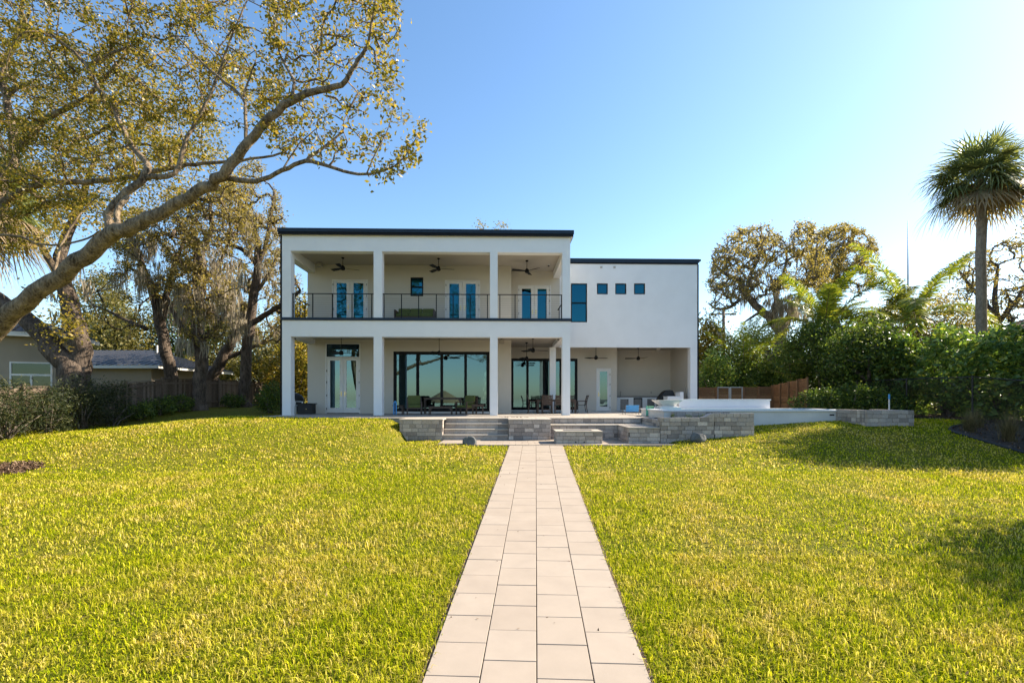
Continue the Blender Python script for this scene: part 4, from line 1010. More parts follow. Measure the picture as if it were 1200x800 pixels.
mossy('leaning bare trunked oak behind the fence, between the thick and the slender oaks',
    [[(247, 470, 9, 33), (248, 444, 8, 33), (258, 425, 8, 33), (270, 402, 7, 33), (280, 382, 5, 33), (284, 360, 3, 33), (276, 330, 2, 33)],
     [(262, 420, 4, 33), (285, 412, 3.4, 33.3), (305, 402, 2.4, 33.5), (320, 392, 1.4, 34)]],
    [([(250, 310), (330, 300), (336, 400), (300, 410), (262, 370)], 130, .5)], 26, 33, 8, [(262, 350, 285, 375, 6)])
# --- trees beyond: each with its own trunk and crown
def far_tree(label, px, py_base, d, top, half, cat_name='tree', leaf='leaf_far', n=150, nl=90, ll=.26, lw=.14, sig=.6, bark='bark_dark', bottom=None, squash=1.0, moss_n=0, seed=None, group='trees beyond the fences', holes=.35, trunk=.2, cx_shift=0):
    b0 = at(px, py_base, d); b0.z = float(gz(b0.x, min(b0.y, 60)))
    T = at(px + cx_shift, top, d); bot = at(px, bottom if bottom else (top * .3 + py_base * .7), d)
    h = T.z - b0.z; R_ = half * d / F
    C = np.array([T.x, d, (T.z + bot.z) / 2]); rr = (R_, R_ * .9, (T.z - bot.z) / 2 * squash)
    A = blob_pts(C, rr, n, .35)
    q = np.sin(A[:, 0] * 1.1 + px) * np.sin(A[:, 2] * 1.2 + px) + .4*np.sin(A[:, 1]*1.7)
    A = A[q > -1 + holes]
    L = [smooth_path([b0 - Vector((0, 0, .3)), b0 + Vector((0.1*h*rnd.uniform(-.3, .3), 0, h*.2)), b0.lerp(Vector(C), .6) + Vector((rnd.uniform(-.3, .3), 0, 0)), Vector(C) + Vector((0, 0, rr[2]*.3))], [trunk*1.4, trunk, trunk*.7, trunk*.25], 4, .1)]
    for k in range(5):
        a = k * 1.257 + rnd.uniform(-.4, .4); s0 = L[0][0][len(L[0][0])//2 + k % 3]
        e = C + np.array([math.cos(a) * rr[0]*.65, math.sin(a)*rr[1]*.65, rr[2]*rnd.uniform(-.1, .5)])
        L.append(smooth_path([s0, (np.array(s0)*.55 + e*.45) + np.array([0, 0, .3]), e], [trunk*.55, trunk*.38, trunk*.12], 4, .2))
    ms = A[rng.choice(len(A), moss_n)] - np.array([0, 0, .3]) if moss_n else None
    return tree('broadleaf_tree', label, cat_name, tuple(b0), L, A, M[leaf], M[bark], nleaf=nl, sigma=sig, ll=ll, lw=lw, twig=.020, rmax=.12, group=group, moss=ms, step=.8)
far_tree('pale olive crowned tree just above the ridge of the low metal roof', 152, 470, 44, 372, 42, n=150, bottom=440)
far_tree('tall thin crowned olive tree behind the leaning mossy oak', 120, 470, 50, 318, 34, n=110, bottom=420)
far_tree('deep green tree seen between the leaning and the thick mossy oaks', 214, 470, 46, 340, 30, leaf='leaf_green', n=120, bottom=440)
far_tree('broad olive tree filling the gap between the mossy trunks near the house', 262, 470, 48, 352, 44, n=180, bottom=455)
far_tree('olive tree at the house corner behind the slender oak', 322, 472, 44, 385, 34, n=150, bottom=470)
far_tree('golden olive tree seen through the open porch end', 352, 472, 40, 350, 26, n=130, leaf='leaf_oak', bottom=468)
far_tree('tree behind the house, only its twiggy top showing over the flat roof', 576, 480, 50, 250, 36, n=260, leaf='leaf_oak', ll=.2, lw=.11, nl=22, sig=.25, bottom=400, holes=.1)
far_tree('tree standing off behind the left neighbour, filling the gap under the slanted limb', 60, 470, 52, 392, 60, n=150, bottom=470)

# right side
def right_oak(label, specs, crowns, d, **k):
    L = [pix_limb(s, 4, .14) for s in specs]
    A = np.concatenate([poly_pts(p, int(m*1.6), d - dd, d + dd, h, 40) for p, m, h, dd in crowns])
    ms = [at(rnd.uniform(a, c), rnd.uniform(b, e), d + rnd.uniform(-2, 1)) for a, b, c, e, q in k.pop('mossboxes', ()) for _ in range(q)]
    return tree('oak_tree', label, 'tree', at(specs[0][0][0], specs[0][0][1], d), L, A, k.pop('leaf', M['leaf_brown']), k.pop('bark', M['bark_dark']), moss=ms or None, **{**dict(nleaf=17, sigma=.15, ll=.16, lw=.085, twig=.024, rmax=.09), **k})
M['bark_grey'] = bark_mat('grey oak bark', (0.075, 0.06, 0.05), (0.22, 0.18, 0.15), 2.5, 1.0)
right_oak('old spreading oak with a thick grey trunk and mossy crown behind the wooden gate',
    [[(907, 470, 12.35, 36), (907, 445, 10.45, 36), (911, 415, 9.5, 36), (915, 390, 7.6, 36), (920, 378, 6.4, 36)],
     [(903, 432, 6.65, 36), (898, 415, 6.17, 36), (900, 410, 4.75, 36)],
     [(917, 388, 7.2, 36), (905, 375, 6.4, 36), (890, 362, 5.2, 36), (874, 345, 4.4, 36), (868, 330, 3.68, 36), (852, 322, 2.72, 36), (840, 312, 1.76, 36), (834, 300, 0.96, 36)],
     [(874, 345, 3.04, 36), (878, 325, 2.56, 36), (890, 300, 1.92, 36), (895, 280, 1.2, 36)],
     [(868, 350, 2.56, 36), (855, 360, 2.08, 36), (840, 362, 1.44, 36), (830, 355, 0.8, 36)],
     [(920, 380, 5.6, 36), (932, 360, 4.4, 36), (942, 335, 3.2, 36), (955, 310, 2.24, 36), (958, 285, 1.44, 36)],
     [(938, 345, 2.88, 36), (955, 325, 2.4, 36), (975, 300, 1.6, 36), (990, 280, 0.8, 36)],
     [(905, 375, 3.2, 36), (910, 345, 2.56, 36), (920, 315, 1.92, 36), (922, 290, 1.2, 36)],
     [(893, 364, 2.4, 36), (880, 372, 1.6, 36), (870, 380, 0.8, 36)]],
    [([(838, 290), (855, 268), (900, 262), (925, 285), (935, 330), (900, 350), (850, 350), (828, 340)], 430, .4, 3.2), ([(925, 265), (950, 255), (965, 280), (975, 330), (935, 345)], 180, .45, 3), ([(830, 340), (870, 345), (860, 372), (832, 372)], 20, .4, 2)], 36,
    mossboxes=[(895, 340, 955, 375, 44), (870, 320, 920, 350, 14)], bark=M['bark_grey'])
right_oak('thin crowned oak behind the feather palms',
    [[(985, 470, 7, 42), (983, 400, 6, 42), (975, 350, 4.5, 42), (985, 310, 3, 42), (990, 280, 1.5, 42)], [(976, 350, 4, 42), (960, 325, 3, 42), (955, 300, 1.5, 42)], [(980, 340, 3.4, 42), (1005, 315, 2.4, 42), (1020, 290, 1.2, 42)]],
    [([(945, 275), (985, 262), (1020, 272), (1032, 300), (1025, 340), (960, 350), (945, 320)], 300, .45, 3)], 42, nleaf=40)
right_oak('bare branched pale tree behind the fan palm, at the photo edge',
    [[(1175, 470, 8, 34), (1172, 400, 6, 34), (1165, 350, 4, 34), (1170, 310, 2, 34)], [(1170, 380, 4, 34), (1195, 345, 3, 34), (1215, 310, 1.5, 34)], [(1168, 370, 4, 34), (1145, 345, 2.6, 34), (1125, 320, 1.2, 34)]],
    [([(1112, 315), (1140, 295), (1200, 275), (1260, 290), (1260, 380), (1130, 380), (1110, 345)], 240, .5, 3)], 34, nleaf=18)
far_tree('golden brown bush tree beside the utility pole at the wing corner', 830, 468, 34, 368, 16, leaf='leaf_oak', n=120, nl=50, ll=.2, lw=.11, sig=.35, bottom=470)
far_tree('dark tangled tree behind the chain link fence with a twisted pale stem', 1018, 470, 25.6, 380, 52, leaf='leaf_green', n=420, nl=60, ll=.15, lw=.085, sig=.30, bottom=478, bark='bark_grey')
far_tree('dark leafy tree between the oak trunk and the feather palms', 962, 468, 28.6, 376, 40, leaf='leaf_green', n=340, nl=60, ll=.15, lw=.085, sig=.36, bottom=470)
far_tree('low dark shrubby tree left of the old oak trunk', 868, 468, 33, 410, 34, leaf='leaf_green', n=170, nl=46, ll=.16, lw=.09, sig=.36, bottom=466)
far_tree('dark underbrush tree right of the old oak trunk', 928, 468, 33, 400, 24, leaf='leaf_green', n=130, nl=46, ll=.16, lw=.09, sig=.36, bottom=466)
far_tree('reddish brown twiggy tree behind the big hedge', 1105, 470, 29, 366, 54, leaf='leaf_brown', n=260, nl=40, ll=.14, lw=.08, sig=.36, bottom=450)
far_tree('broad brown crowned tree far behind the feather palms, filling the sky gaps', 1075, 470, 42, 344, 74, leaf='leaf_brown', n=300, nl=46, ll=.2, lw=.11, sig=.4, bottom=430)
far_tree('dense green tree behind the old oak trunk and the gate', 890, 470, 42, 385, 50, leaf='leaf_green', n=260, nl=60, ll=.2, lw=.11, sig=.4, bottom=470)
# the tree that shades the near lawn, just out of frame
SH = Vector((0.45, -1.0, 0))
b0 = Vector((17.0, 9.1, 0.8))
A = np.concatenate([blob_pts((15.5, 9.2, 5.4), (2.2, 1.9, 2.0), 190, .1), blob_pts((17.4, 8.8, 7.0), (3.0, 3.0, 1.8), 150, .2)])
L = [smooth_path([b0 - Vector((0, 0, .3)), b0 + Vector((-.1, 0, 2)), Vector((16.8, 9, 4)), Vector((17, 8.8, 6.5))], [.3, .22, .16, .05], 4, .1), smooth_path([Vector((16.9, 9.1, 3)), Vector((16, 9.1, 4.4)), Vector((14.6, 9.2, 5.6))], [.12, .09, .03], 4, .1)]
A = A + np.array(SH); b0 = b0 + SH; L = [([np.array(p) + np.array(SH) for p in P_], r_) for P_, r_ in L]
tree('oak_tree', 'round crowned tree at the lawn edge casting the near shade', 'tree', tuple(b0), L, A, M['leaf_oak'], M['bark_oak'], nleaf=110, sigma=.4, ll=.15, lw=.09, twig=.012)

b0 = Vector((24.6, 19.6, 1.6))
A = np.concatenate([blob_pts((25.4, 19.2, 10.3), (3.6, 2.6, 2.6), 420, .1), blob_pts((25.5, 18.5, 7.0), (3.0, 3.0, 2.2), 160, .2)])
L = [smooth_path([b0 - Vector((0, 0, .3)), b0 + Vector((-.2, 0, 2.4)), Vector((24.9, 19.5, 5)), Vector((25.3, 19.2, 10))], [.36, .28, .2, .06], 4, .1), smooth_path([Vector((24.4, 19.7, 3.5)), Vector((25.2, 19, 5.4)), Vector((25.6, 18.5, 7.4))], [.17, .12, .04], 4, .1)]
tree('oak_tree', 'brown leaved tree at the photo edge above the hedge, casting shade on the far lawn', 'tree', tuple(b0), L, A, M['leaf_brown'], M['bark_grey'], nleaf=95, sigma=.38, ll=.16, lw=.10, twig=.014)

# --- palms
def fan_palm(name, label, base, top, Rf, nf, trunk_r, lo=-0.9, dry_from=-0.35):
    base = Vector(base); top = Vector(top); t = empty(name, base, 0, label, 'palm tree')
    H = top - base; b = MB()
    pts = [Vector((0, 0, -.3))] + [H * (k / 9) + Vector((rnd.uniform(-.04, .04), 0, 0)) for k in range(10)]
    b.tube(pts, [trunk_r * 1.25] + [trunk_r * (1.15 - .2 * k / 9) for k in range(10)], 14); b.build('trunk', M['bark_palm'], t, True)
    for name_, cond, mt in (('crown', lambda e: e >= dry_from, M['frond']), ('dead_fronds', lambda e: e < dry_from, M['frond_dry'])):
        V = []; Q = []
        for k in range(nf):
            ev = lo + (1.0 - lo) * ((k + .5) / nf) ; ev += rng.uniform(-.1, .1); az = k * 2.39996 + rng.uniform(-.3, .3)
            if not cond(ev): continue
            el = math.asin(max(-1, min(1, ev))) * 0.92
            D = np.array([math.cos(az)*math.cos(el), math.sin(az)*math.cos(el), math.sin(el)])
            S_ = np.array([-math.sin(az), math.cos(az), 0]); U = np.cross(S_, D) * -1
            if U[2] < 0: U = -U
            hub = np.array(H) + D * Rf * (rng.uniform(.30, .56) if rng.random() < .75 else rng.uniform(.1, .3)); st_ = np.array(H) + D * .1
            pw = S_ * .018; i0 = len(V); V += [st_ - pw, st_ + pw, hub + pw*.7, hub - pw*.7]; Q.append((i0, i0+1, i0+2, i0+3))
            nb = 20; bl = Rf * rng.uniform(.46, .60)
            for j in range(nb):
                a = (j / (nb - 1) - .5) * 2 * 1.75
                d = D * math.cos(a) + S_ * math.sin(a); wd = np.cross(d, U); wd /= np.linalg.norm(wd)
                fold = abs(a) * .12; L = bl * (1 - .22 * abs(a) / 1.75) * rng.uniform(.85, 1.08)
                droop = .25 if ev > .3 else .5
                ps = []
                for s in (0, .45, .8, 1.0):
                    ps.append(hub + d*L*s - U*fold*L*s - np.array([0, 0, 1]) * droop * L * s**2.6 * rng.uniform(.7, 1.3))
                ws = (.016, .022, .011, .001)
                i0 = len(V)
                for p, w_ in zip(ps, ws): V += [p - wd*w_*Rf*.6, p + wd*w_*Rf*.6]
                for s in range(3): q = i0 + 2*s; Q.append((q, q+1, q+3, q+2))
        if V: mesh_np(name_, np.array(V), np.array(Q), None, mt, t)
    bb = MB()
    for k in range(26):
        az = k * 2.4; z = H.z - .75 + k * .03; b0 = Vector((H.x + math.cos(az)*trunk_r*.9, H.y + math.sin(az)*trunk_r*.9, z)); bb.bar(b0, b0 + Vector((math.cos(az)*.22, math.sin(az)*.22, .35)), .07, .03)
    bb.build('boot', M['bark_palm'], t)
    return t
tp0 = at(1150, 213, 24); gb = Vector((tp0.x, 24, 1.7))
fan_palm('fan_palm', 'tall fan palm with a round shaggy crown on a bare grey trunk', gb, tp0 + Vector((0, 0, .1)), 2.85, 84, .21, -.8, -.5)
p = at(-16, 240, 16.5); fan_palm('fan_palm', 'fan palm whose hanging fronds show under the oak at the photo edge', (p.x, 16.5, 1.2), p, 2.4, 50, .2, -.95, -.3)
def feather_palm(name, label, base, top, nf, L0, mats, trunk_r=.16, spread=(.15, 1.25), lw_=.06, leaflet=.98, dirs=None):
    base = Vector(base); top = Vector(top); t = empty(name, base, 0, label, 'palm tree'); H = np.array(top - base)
    b = MB(); b.tube([Vector((0, 0, -.3)), Vector(H*.3), Vector(H*.65), Vector(H)], [trunk_r*1.2, trunk_r, trunk_r*.9, trunk_r*.7], 12); b.build('trunk', M['bark_palm'], t, True)
    V = []; Q = []; rach = MB()
    for k in range(nf):
        if dirs: az, tilt, L = dirs[k]
        else: az = k*2.39996; tilt = spread[0] + (spread[1]-spread[0])*(k/nf); L = L0*rng.uniform(.85, 1.1)
        h = np.array([math.cos(az), math.sin(az), 0]); S_ = np.array([-math.sin(az), math.cos(az), 0]); pts = []; n = 18; p = H.copy(); ang = tilt
        for q in range(n + 1):
            pts.append(p.copy()); dvec = h*math.sin(ang) + np.array([0, 0, 1])*math.cos(ang); p = p + dvec*L/n; ang += (.05 + .085*(q/n)) * (1.0 if tilt > .8 else .42)
        rach.tube(pts, [.03*(1 - .85*q/n) + .004 for q in range(n+1)], 5, False)
        for q in range(2, n):
            for sub in range(6):
                s = (q + sub/6)/n; i = min(int(s*n), n-1); f = s*n - i; c = pts[i]*(1-f) + pts[i+1]*f; tg = pts[i+1]-pts[i]; tg /= np.linalg.norm(tg)
                for sd in (-1, 1):
                    ln = leaflet*math.sin(math.pi*(.12 + .8*s))**.7*rng.uniform(.8, 1.1)
                    d = S_*sd*.8 + tg*.65 + rng.normal(size=3)*.14; up = np.cross(S_, tg); d += up * (-.25 if up[2] < 0 else .25); d /= np.linalg.norm(d); wd = np.cross(d, up + rng.normal(size=3)*.3); wd /= np.linalg.norm(wd)
                    i0 = len(V)
                    for s2, w2 in ((0, .5), (.4, 1), (.8, .7), (1, .05)):
                        pp = c + d*ln*s2 - np.array([0, 0, 1])*.45*ln*s2**2; V += [pp - wd*lw_*w2*.5, pp + wd*lw_*w2*.5]
                    for s2 in range(3): z = i0 + 2*s2; Q.append((z, z+1, z+3, z+2))
    mesh_np('crown', np.array(V), np.array(Q), None, mats, t); rach.build('frond_stalk', M['frond_dry'], t, True)
    return t
c0 = at(1066, 376, 29.5)
feather_palm('feather_palm', 'feather palm with two big upswept fronds against the sky', (c0.x, 29.5, 1.6), c0, 13, 5.0, M['frond_yellow'],
    dirs=[(2.95, .30, 6.0), (.1, .52, 6.4), (3.3, .62, 5.2), (-.15, .95, 4.9), (1.6, .2, 4.2), (-1.5, .6, 4.5), (2.3, .85, 4.8), (.8, .85, 4.5), (3.0, 1.1, 4.5), (-.6, 1.15, 4.5), (-2.2, .9, 4.5), (4.1, 1.2, 4.2), (1.9, 1.1, 4.2), (.4, .75, 5.0)])
c0 = at(966, 388, 30); feather_palm('feather_palm', 'younger yellow green feather palm left of the tall upswept one', (c0.x, 30, 1.6), c0, 12, 4.4, M['frond_yellow'], .13, (.15, 1.1))
c0 = at(1020, 392, 31.5); feather_palm('feather_palm', 'drooping olive feather palm between its two brighter neighbours', (c0.x, 31.5, 1.6), c0, 11, 4.0, M['frond'], .14, (.5, 1.3))
c0 = at(872, 446, 34); feather_palm('date_palm', 'domed bushy palm with arching fronds behind the fence gate', (c0.x, 34, 1.8), c0, 30, 5.4, M['frond_yellow'], .25, (.1, 1.45), .045, .6)
# broad leafed plant before the oak trunk
bp = at(893, 440, 33); t = empty('banana_plant', (bp.x, 33, 1.8), 0, 'pale broad leaved plant in front of the old oak trunk', 'plant')
V = []; Q = []
for k in range(9):
    az = k*2.4; h = np.array([math.cos(az), math.sin(az)*.6, 0]); S_ = np.array([-math.sin(az), math.cos(az), 0]); L = rng.uniform(1.8, 2.8); p = np.array([0, 0, 1.0]); ang = .15 + .09*k; i0 = len(V); n = 8
    for q in range(n+1):
        w_ = .30*math.sin(math.pi*min(1, max(.02, (q/n)**.8)))*(q > 1) + .03; V += [p - S_*w_, p + S_*w_]; p = p + (h*math.sin(ang) + np.array([0, 0, 1])*math.cos(ang))*L/n; ang += .09
    for q in range(n): z = i0 + 2*q; Q.append((z, z+1, z+3, z+2))
mesh_np('leaf', np.array(V), np.array(Q), None, leaf_mat('banana leaf', [(0, (.09, .15, .03)), (1, (.15, .20, .05))], .4), t)
MB().tube([(0, 0, -.3), (0, 0, 1.1)], [.2, .12], 10).build('stem', M['bark_palm'], t, True)

# ------------------------------------------------------------------ fences and neighbours
M['fence_grey'] = island_mat('weathered fence boards', [(0, (0.10, 0.075, 0.055)), (0.5, (0.16, 0.12, 0.09)), (1, (0.22, 0.17, 0.13))], 0.9, 0.35, 9, 0.5, 30, 0.1)
M['fence_red'] = island_mat('reddish cedar boards', [(0, (0.16, 0.075, 0.033)), (0.5, (0.21, 0.105, 0.048)), (1, (0.27, 0.14, 0.068))], 0.75, 0.25, 9, 0.4, 30, 0.2)
fx = -18.5
fl = empty('board_fence', (fx, 22, 1.7), 0, 'weathered vertical board fence along the shaded left side of the lawn', 'fence')
ys = np.arange(6, 38, 2.4)
for y in ys:
    g = float(gz(fx, y)); MB().box(.03, .13, y-22-.05, y-22+.05, g - 1.9, g - 1.7 + 1.80).box(.02, .14, y-22-.06, y-22+.06, g + .101, g + .13).build('post', M['fence_grey'], fl)
b = MB(); rl_ = MB()
for y0 in ys[:-1]:
    g0, g1 = float(gz(fx, y0)) - 1.7, float(gz(fx, y0 + 2.4)) - 1.7
    for k in range(17):
        y = y0 + .04 + k*.1395; g = g0 + (g1-g0)*(y-y0)/2.4
        b.box(-.012, .010 + rnd.uniform(0, .008), y-22, y-22+.134, g - .1, g + 1.68 + rnd.uniform(-.008, .008))
    for zz in (.35, 1.5): rl_.bar((.05, y0-22+.05, g0+zz), (.05, y0-22+2.35, g1+zz), .05, .09)
    rl_.bar((.02, y0-22, g0+1.72), (.02, y0-22+2.4, g1+1.72), .11, .035)
b.build('board_panel', M['fence_grey'], fl); rl_.build('rail', M['fence_grey'], fl)
# left neighbour
M['beige'] = plain('beige house wall', (0.30, 0.25, 0.19), 0.9, var=0.05, scale=2, bmp=0.15)
rm, rnt, rb = base_mat('standing seam metal roof', 0.4, 0.55); rb.inputs['Base Color'].default_value = (0.05, 0.052, 0.06, 1)
M['metal_roof'] = rm
nh = empty('neighbour_house', (-28, 26, 1.7), 0, 'beige neighbouring house with a low dark metal roof beyond the fence', 'house')
def turned(o): o.location = (6.15, -2.6, 0); o.rotation_euler = (0, 0, R(25)); return o
turned(MB().box(-13, 0, 0, 2.6, 0, 3.75).build('wall', M['beige'], nh))
MB().box(-9, 4.6, 5.01, 12, 0, 2.75).build('wall', M['beige'], nh)
def seam_roof(x0, x1, y0, y1, z0, rise, name='roof'):
    b = MB(); xm0, xm1 = x0 + rise*2.6, x1 - rise*2.6; ym = (y0+y1)/2; h = z0 + rise
    xm0, xm1 = min(xm0, (x0+x1)/2 - .1), max(xm1, (x0+x1)/2 + .1)
    b.add([(x0,y0,z0),(x1,y0,z0),(x1,y1,z0),(x0,y1,z0),(xm0,ym,h),(xm1,ym,h)], [(0,1,5,4),(1,2,5),(2,3,4,5),(3,0,4),(0,3,2,1)])
    n = int((x1-x0)/.45)
    for k in range(n):
        x = x0 + .2 + k*.45; f = min(1, (x-x0)/(xm0-x0), (x1-x)/(x1-xm1)); b.bar((x, y0, z0+.015), (x, y0+(ym-y0)*f, z0+rise*f+.015), .03, .05)
    for k in range(int((y1-y0)/.45)):
        y = y0 + .2 + k*.45; f = 1 - abs(y-ym)/((y1-y0)/2); b.bar((x1, y, z0+.015), (x1-(x1-xm1)*f, y, z0+rise*f+.015), .03, .05)
    return b.build(name, M['metal_roof'], nh)
turned(seam_roof(-13.6, .45, -.6, 3.2, 3.92, 1.0)); seam_roof(-9.5, 5.6, 4.4, 12.6, 2.92, 1.35)
turned(MB().box(-13.5, .42, -.57, -.42, 3.70, 3.915).box(.28, .42, -.419, 3.1, 3.70, 3.915).build('gutter', M['white_paint'], nh))
turned(MB().box(-13, .27, -.41, -.002, 3.72, 3.80).build('soffit', M['white_paint'], nh))
MB().box(-9.4, 5.5, 4.43, 4.58, 2.72, 2.915).box(5.35, 5.5, 4.581, 12.5, 2.72, 2.915).build('gutter', M['white_paint'], nh)
MB().box(-9, 5.34, 4.59, 5.0, 2.76, 2.83).build('soffit', M['white_paint'], nh)
x0, x1, yw, z1 = -2.02, -.48, 0, 2.53; z0 = z1 - 1.7; f = MB()
for a, e, q, r in ((x0, x0+.07, z0, z1), (x1-.07, x1, z0, z1), (x0+.07, x1-.07, z1-.07, z1), (x0+.07, x1-.07, z1-.66, z1-.57), (x0+.07, x1-.07, z0, z0+.07), ((x0+x1)/2-.04, (x0+x1)/2+.04, z0+.07, z1-.66)): f.box(a, e, yw-.07, yw-.001, q, r)
f = turned(f.build('window', M['white_paint'], nh)); MB().box(x0+.07, x1-.07, yw-.03, yw-.002, z0+.07, z1-.07).build('pane', glass_mat('dark house glass', .15, (.25, .33, .30), (.05, .07, .06)), f)
turned(MB().box(x0-.15, x1+.15, yw-.05, yw-.003, z1+.001, z1+.15).box(x0-.15, x0-.001, yw-.05, yw-.003, z0, z1).box(x1+.001, x1+.15, yw-.05, yw-.003, z0, z1).build('window_trim', M['beige'], nh))
MB().tube([(2.6, 8.2, 3.5), (2.6, 8.2, 4.6)], .06, 8).build('vent_pipe', M['white_paint'], nh)
# neighbour far right
nr = empty('neighbour_house', (35.6, 30, 1.7), 0, 'brown roofed house glimpsed at the photo edge past the fan palm trunk', 'house')
MB().box(-3.4, 8, -3, 6, 0, 4.6).build('wall', M['beige'], nr)
b = MB(); b.add([(-4, -3.6, 4.5), (9, -3.6, 4.5), (9, 6.6, 4.5), (-4, 6.6, 4.5), (0, 1.5, 6.6), (6, 1.5, 6.6)], [(0,1,5,4),(1,2,5),(2,3,4,5),(3,0,4),(0,3,2,1)]); b.build('roof', plain('brown shingle', (.17, .12, .09), .9, var=.3, scale=9), nr)
# right: cedar fence, gate, chain link
def cedar(p, q, z0, z1a, z1b, t, posts=True):
    p, q = Vector((*p, 0)), Vector((*q, 0)); L = (q-p).length; d = (q-p)/L; n = max(1, round(L/.95)); o = t.location
    for i in range(n):
        a = p + d*L*i/n; e = p + d*L*(i+1)/n; top = z1a + (z1b-z1a)*(i+.5)/n; k = int((top-z0)/.125); hgt = (top-z0)/k
        b = MB()
        for j in range(k): b.bar((a.x-o.x, a.y-o.y, z0+hgt*(j+.5)-o.z), (e.x-o.x, e.y-o.y, z0+hgt*(j+.5)-o.z), .025, hgt-.008)
        b.build('board_panel', M['fence_red'], t)
    for i in range(n+1):
        a = p + d*L*i/n; top = z1a + (z1b-z1a)*(i/n); s = d.cross(Vector((0,0,1)))*.055
        MB().box(a.x+s.x-o.x-.045, a.x+s.x-o.x+.045, a.y+s.y-o.y-.045, a.y+s.y-o.y+.045, z0-o.z-.1, top-o.z+.02).build('post', M['fence_red'], t)
t = empty('cedar_fence', (13, 28, 1.7), 0, 'reddish horizontal board fence turning a corner toward the lawn', 'fence')
g0, g1 = at(840, 454, 28).x, at(870, 454, 28).x
cedar((at(815, 454, 28).x, 28), (g0 - .04, 28), 1.7, 3.15, 3.15, t); cedar((g1 + .04, 28), (15.3, 28), 1.7, 3.15, 3.2, t); cedar((15.3, 28), (15.0, 24.2), 1.7, 3.25, 3.55, t)
t = empty('gate', ((g0+g1)/2, 28, 1.7), 0, 'double gate of reddish boards in a pale grey metal frame', 'gate'); wg = (g1-g0)/2
for sx in (-1, 1):
    a, e = sorted((sx*.02, sx*(wg-.01))); b = MB().box(a, a+.05, -.06, -.02, .1, 1.47).box(e-.05, e, -.06, -.02, .1, 1.47).box(a+.05, e-.05, -.06, -.02, 1.42, 1.47).box(a+.05, e-.05, -.06, -.02, .1, .15); b.build('gate_frame', M['concrete'], t)
    b = MB()
    for j in range(10): b.box(a+.01, e-.01, -.019, .01, .12+j*.13, .12+j*.13+.122)
    b.build('board_panel', M['fence_red'], t)
t = empty('chain_link_fence', (18.5, 18, 1.5), 0, 'black chain link fence between the lawn and the hedge', 'fence')
pp = [(18.5, y) for y in (9, 12.5, 16, 19.2, 22.4, 25.6)] + [(18.3, 28.2)]
rail_b = MB(); wire = []; 
for (xa, ya), (xb, yb) in zip(pp, pp[1:]):
    za, zb = float(gz(xa, ya)) - 1.5, float(gz(xb, yb)) - 1.5; rail_b.tube([(xa-18.5, ya-18, za+1.78), (xb-18.5, yb-18, zb+1.78)], .025, 8)
    n = int((yb-ya)/.07)
    for k in range(-25, n+1):
        for sg in (0, 1):
            s0, s1 = k/n, (k+25)/n; h0, h1 = 0.03, 1.76
            if s0 < 0: h0 += (0-s0)*n/25*1.73; s0 = 0
            if s1 > 1: h1 -= (s1-1)*n/25*1.73; s1 = 1
            if s1 <= s0: continue
            if sg: s0, s1 = 1-s0, 1-s1
            f = lambda s, h: np.array([xa-18.5+(xb-xa)*s + (.004 if sg else 0), ya-18+(yb-ya)*s, za+(zb-za)*s+h])
            a, e = f(s0, h0), f(s1, h1); wire += [a + [0, .0035, 0], a - [0, .0035, 0], e - [0, .0035, 0], e + [0, .0035, 0]]
for x, y in pp: g = float(gz(x, y)) - 1.5; MB().tube([(x-18.5, y-18, g-.2), (x-18.5, y-18, g+1.84)], .035, 10).build('post', M['black'], t)
rail_b.build('top_rail', M['black'], t, True); mesh_np('wire_mesh', np.array(wire), np.arange(len(wire)).reshape(-1, 4), None, M['black'], t)
# utility pole, mast
p = at(848, 470, 46); t = empty('utility_pole', (p.x, 46, 1.7), 0, 'wooden utility pole with a grey transformer can beyond the gate', 'utility pole')
zt = at(848, 362, 46).z - 1.7
MB().tube([(0,0,-.3),(0,0,zt*.5),(0,0,zt)], [.19,.16,.13], 10).build('pole', M['bark_grey'], t, True); MB().lathe((-.48, -.1, zt-3.1), [(.24,0),(.29,.05),(.29,1.2),(.2,1.32)], 16).build('transformer', M['grey_plastic'], t, True)
MB().bar((-1.2, 0, zt-.5), (1.2, 0, zt-.5), .1, .12).bar((-.3,-.05,zt-2.4),(0,-.05,zt-2.4),.06,.06).build('crossarm', M['bark_grey'], t)
p = at(1064, 470, 31); t = empty('antenna_mast', (p.x, 31, 1.7), 0, 'thin dark antenna mast rising above the feather palms', 'antenna')
zt = at(1064, 259, 31).z - 1.7; MB().tube([(0,0,-.3),(0,0,zt*.7),(0,0,zt)], [.05,.045,.02], 8).build('mast', M['grey_plastic'], t, True); MB().box(-.12, .12, -.12, .12, -.3, .1).build('footing', M['concrete'], t)
p = at(1042, 482, 20.6); g = float(gz(p.x, 20.6)); t = empty('marker_pipe', (p.x, 20.6, g), 0, 'short white plastic pipe with a blue top standing among the shrubs', 'pipe')
MB().tube([(0,0,-.2),(0,0,.86)], .028, 12).build('pipe_body', M['white_paint'], t); MB().tube([(0,0,.861),(0,0,1.08)], .034, 12).build('cap', M['azure'], t)

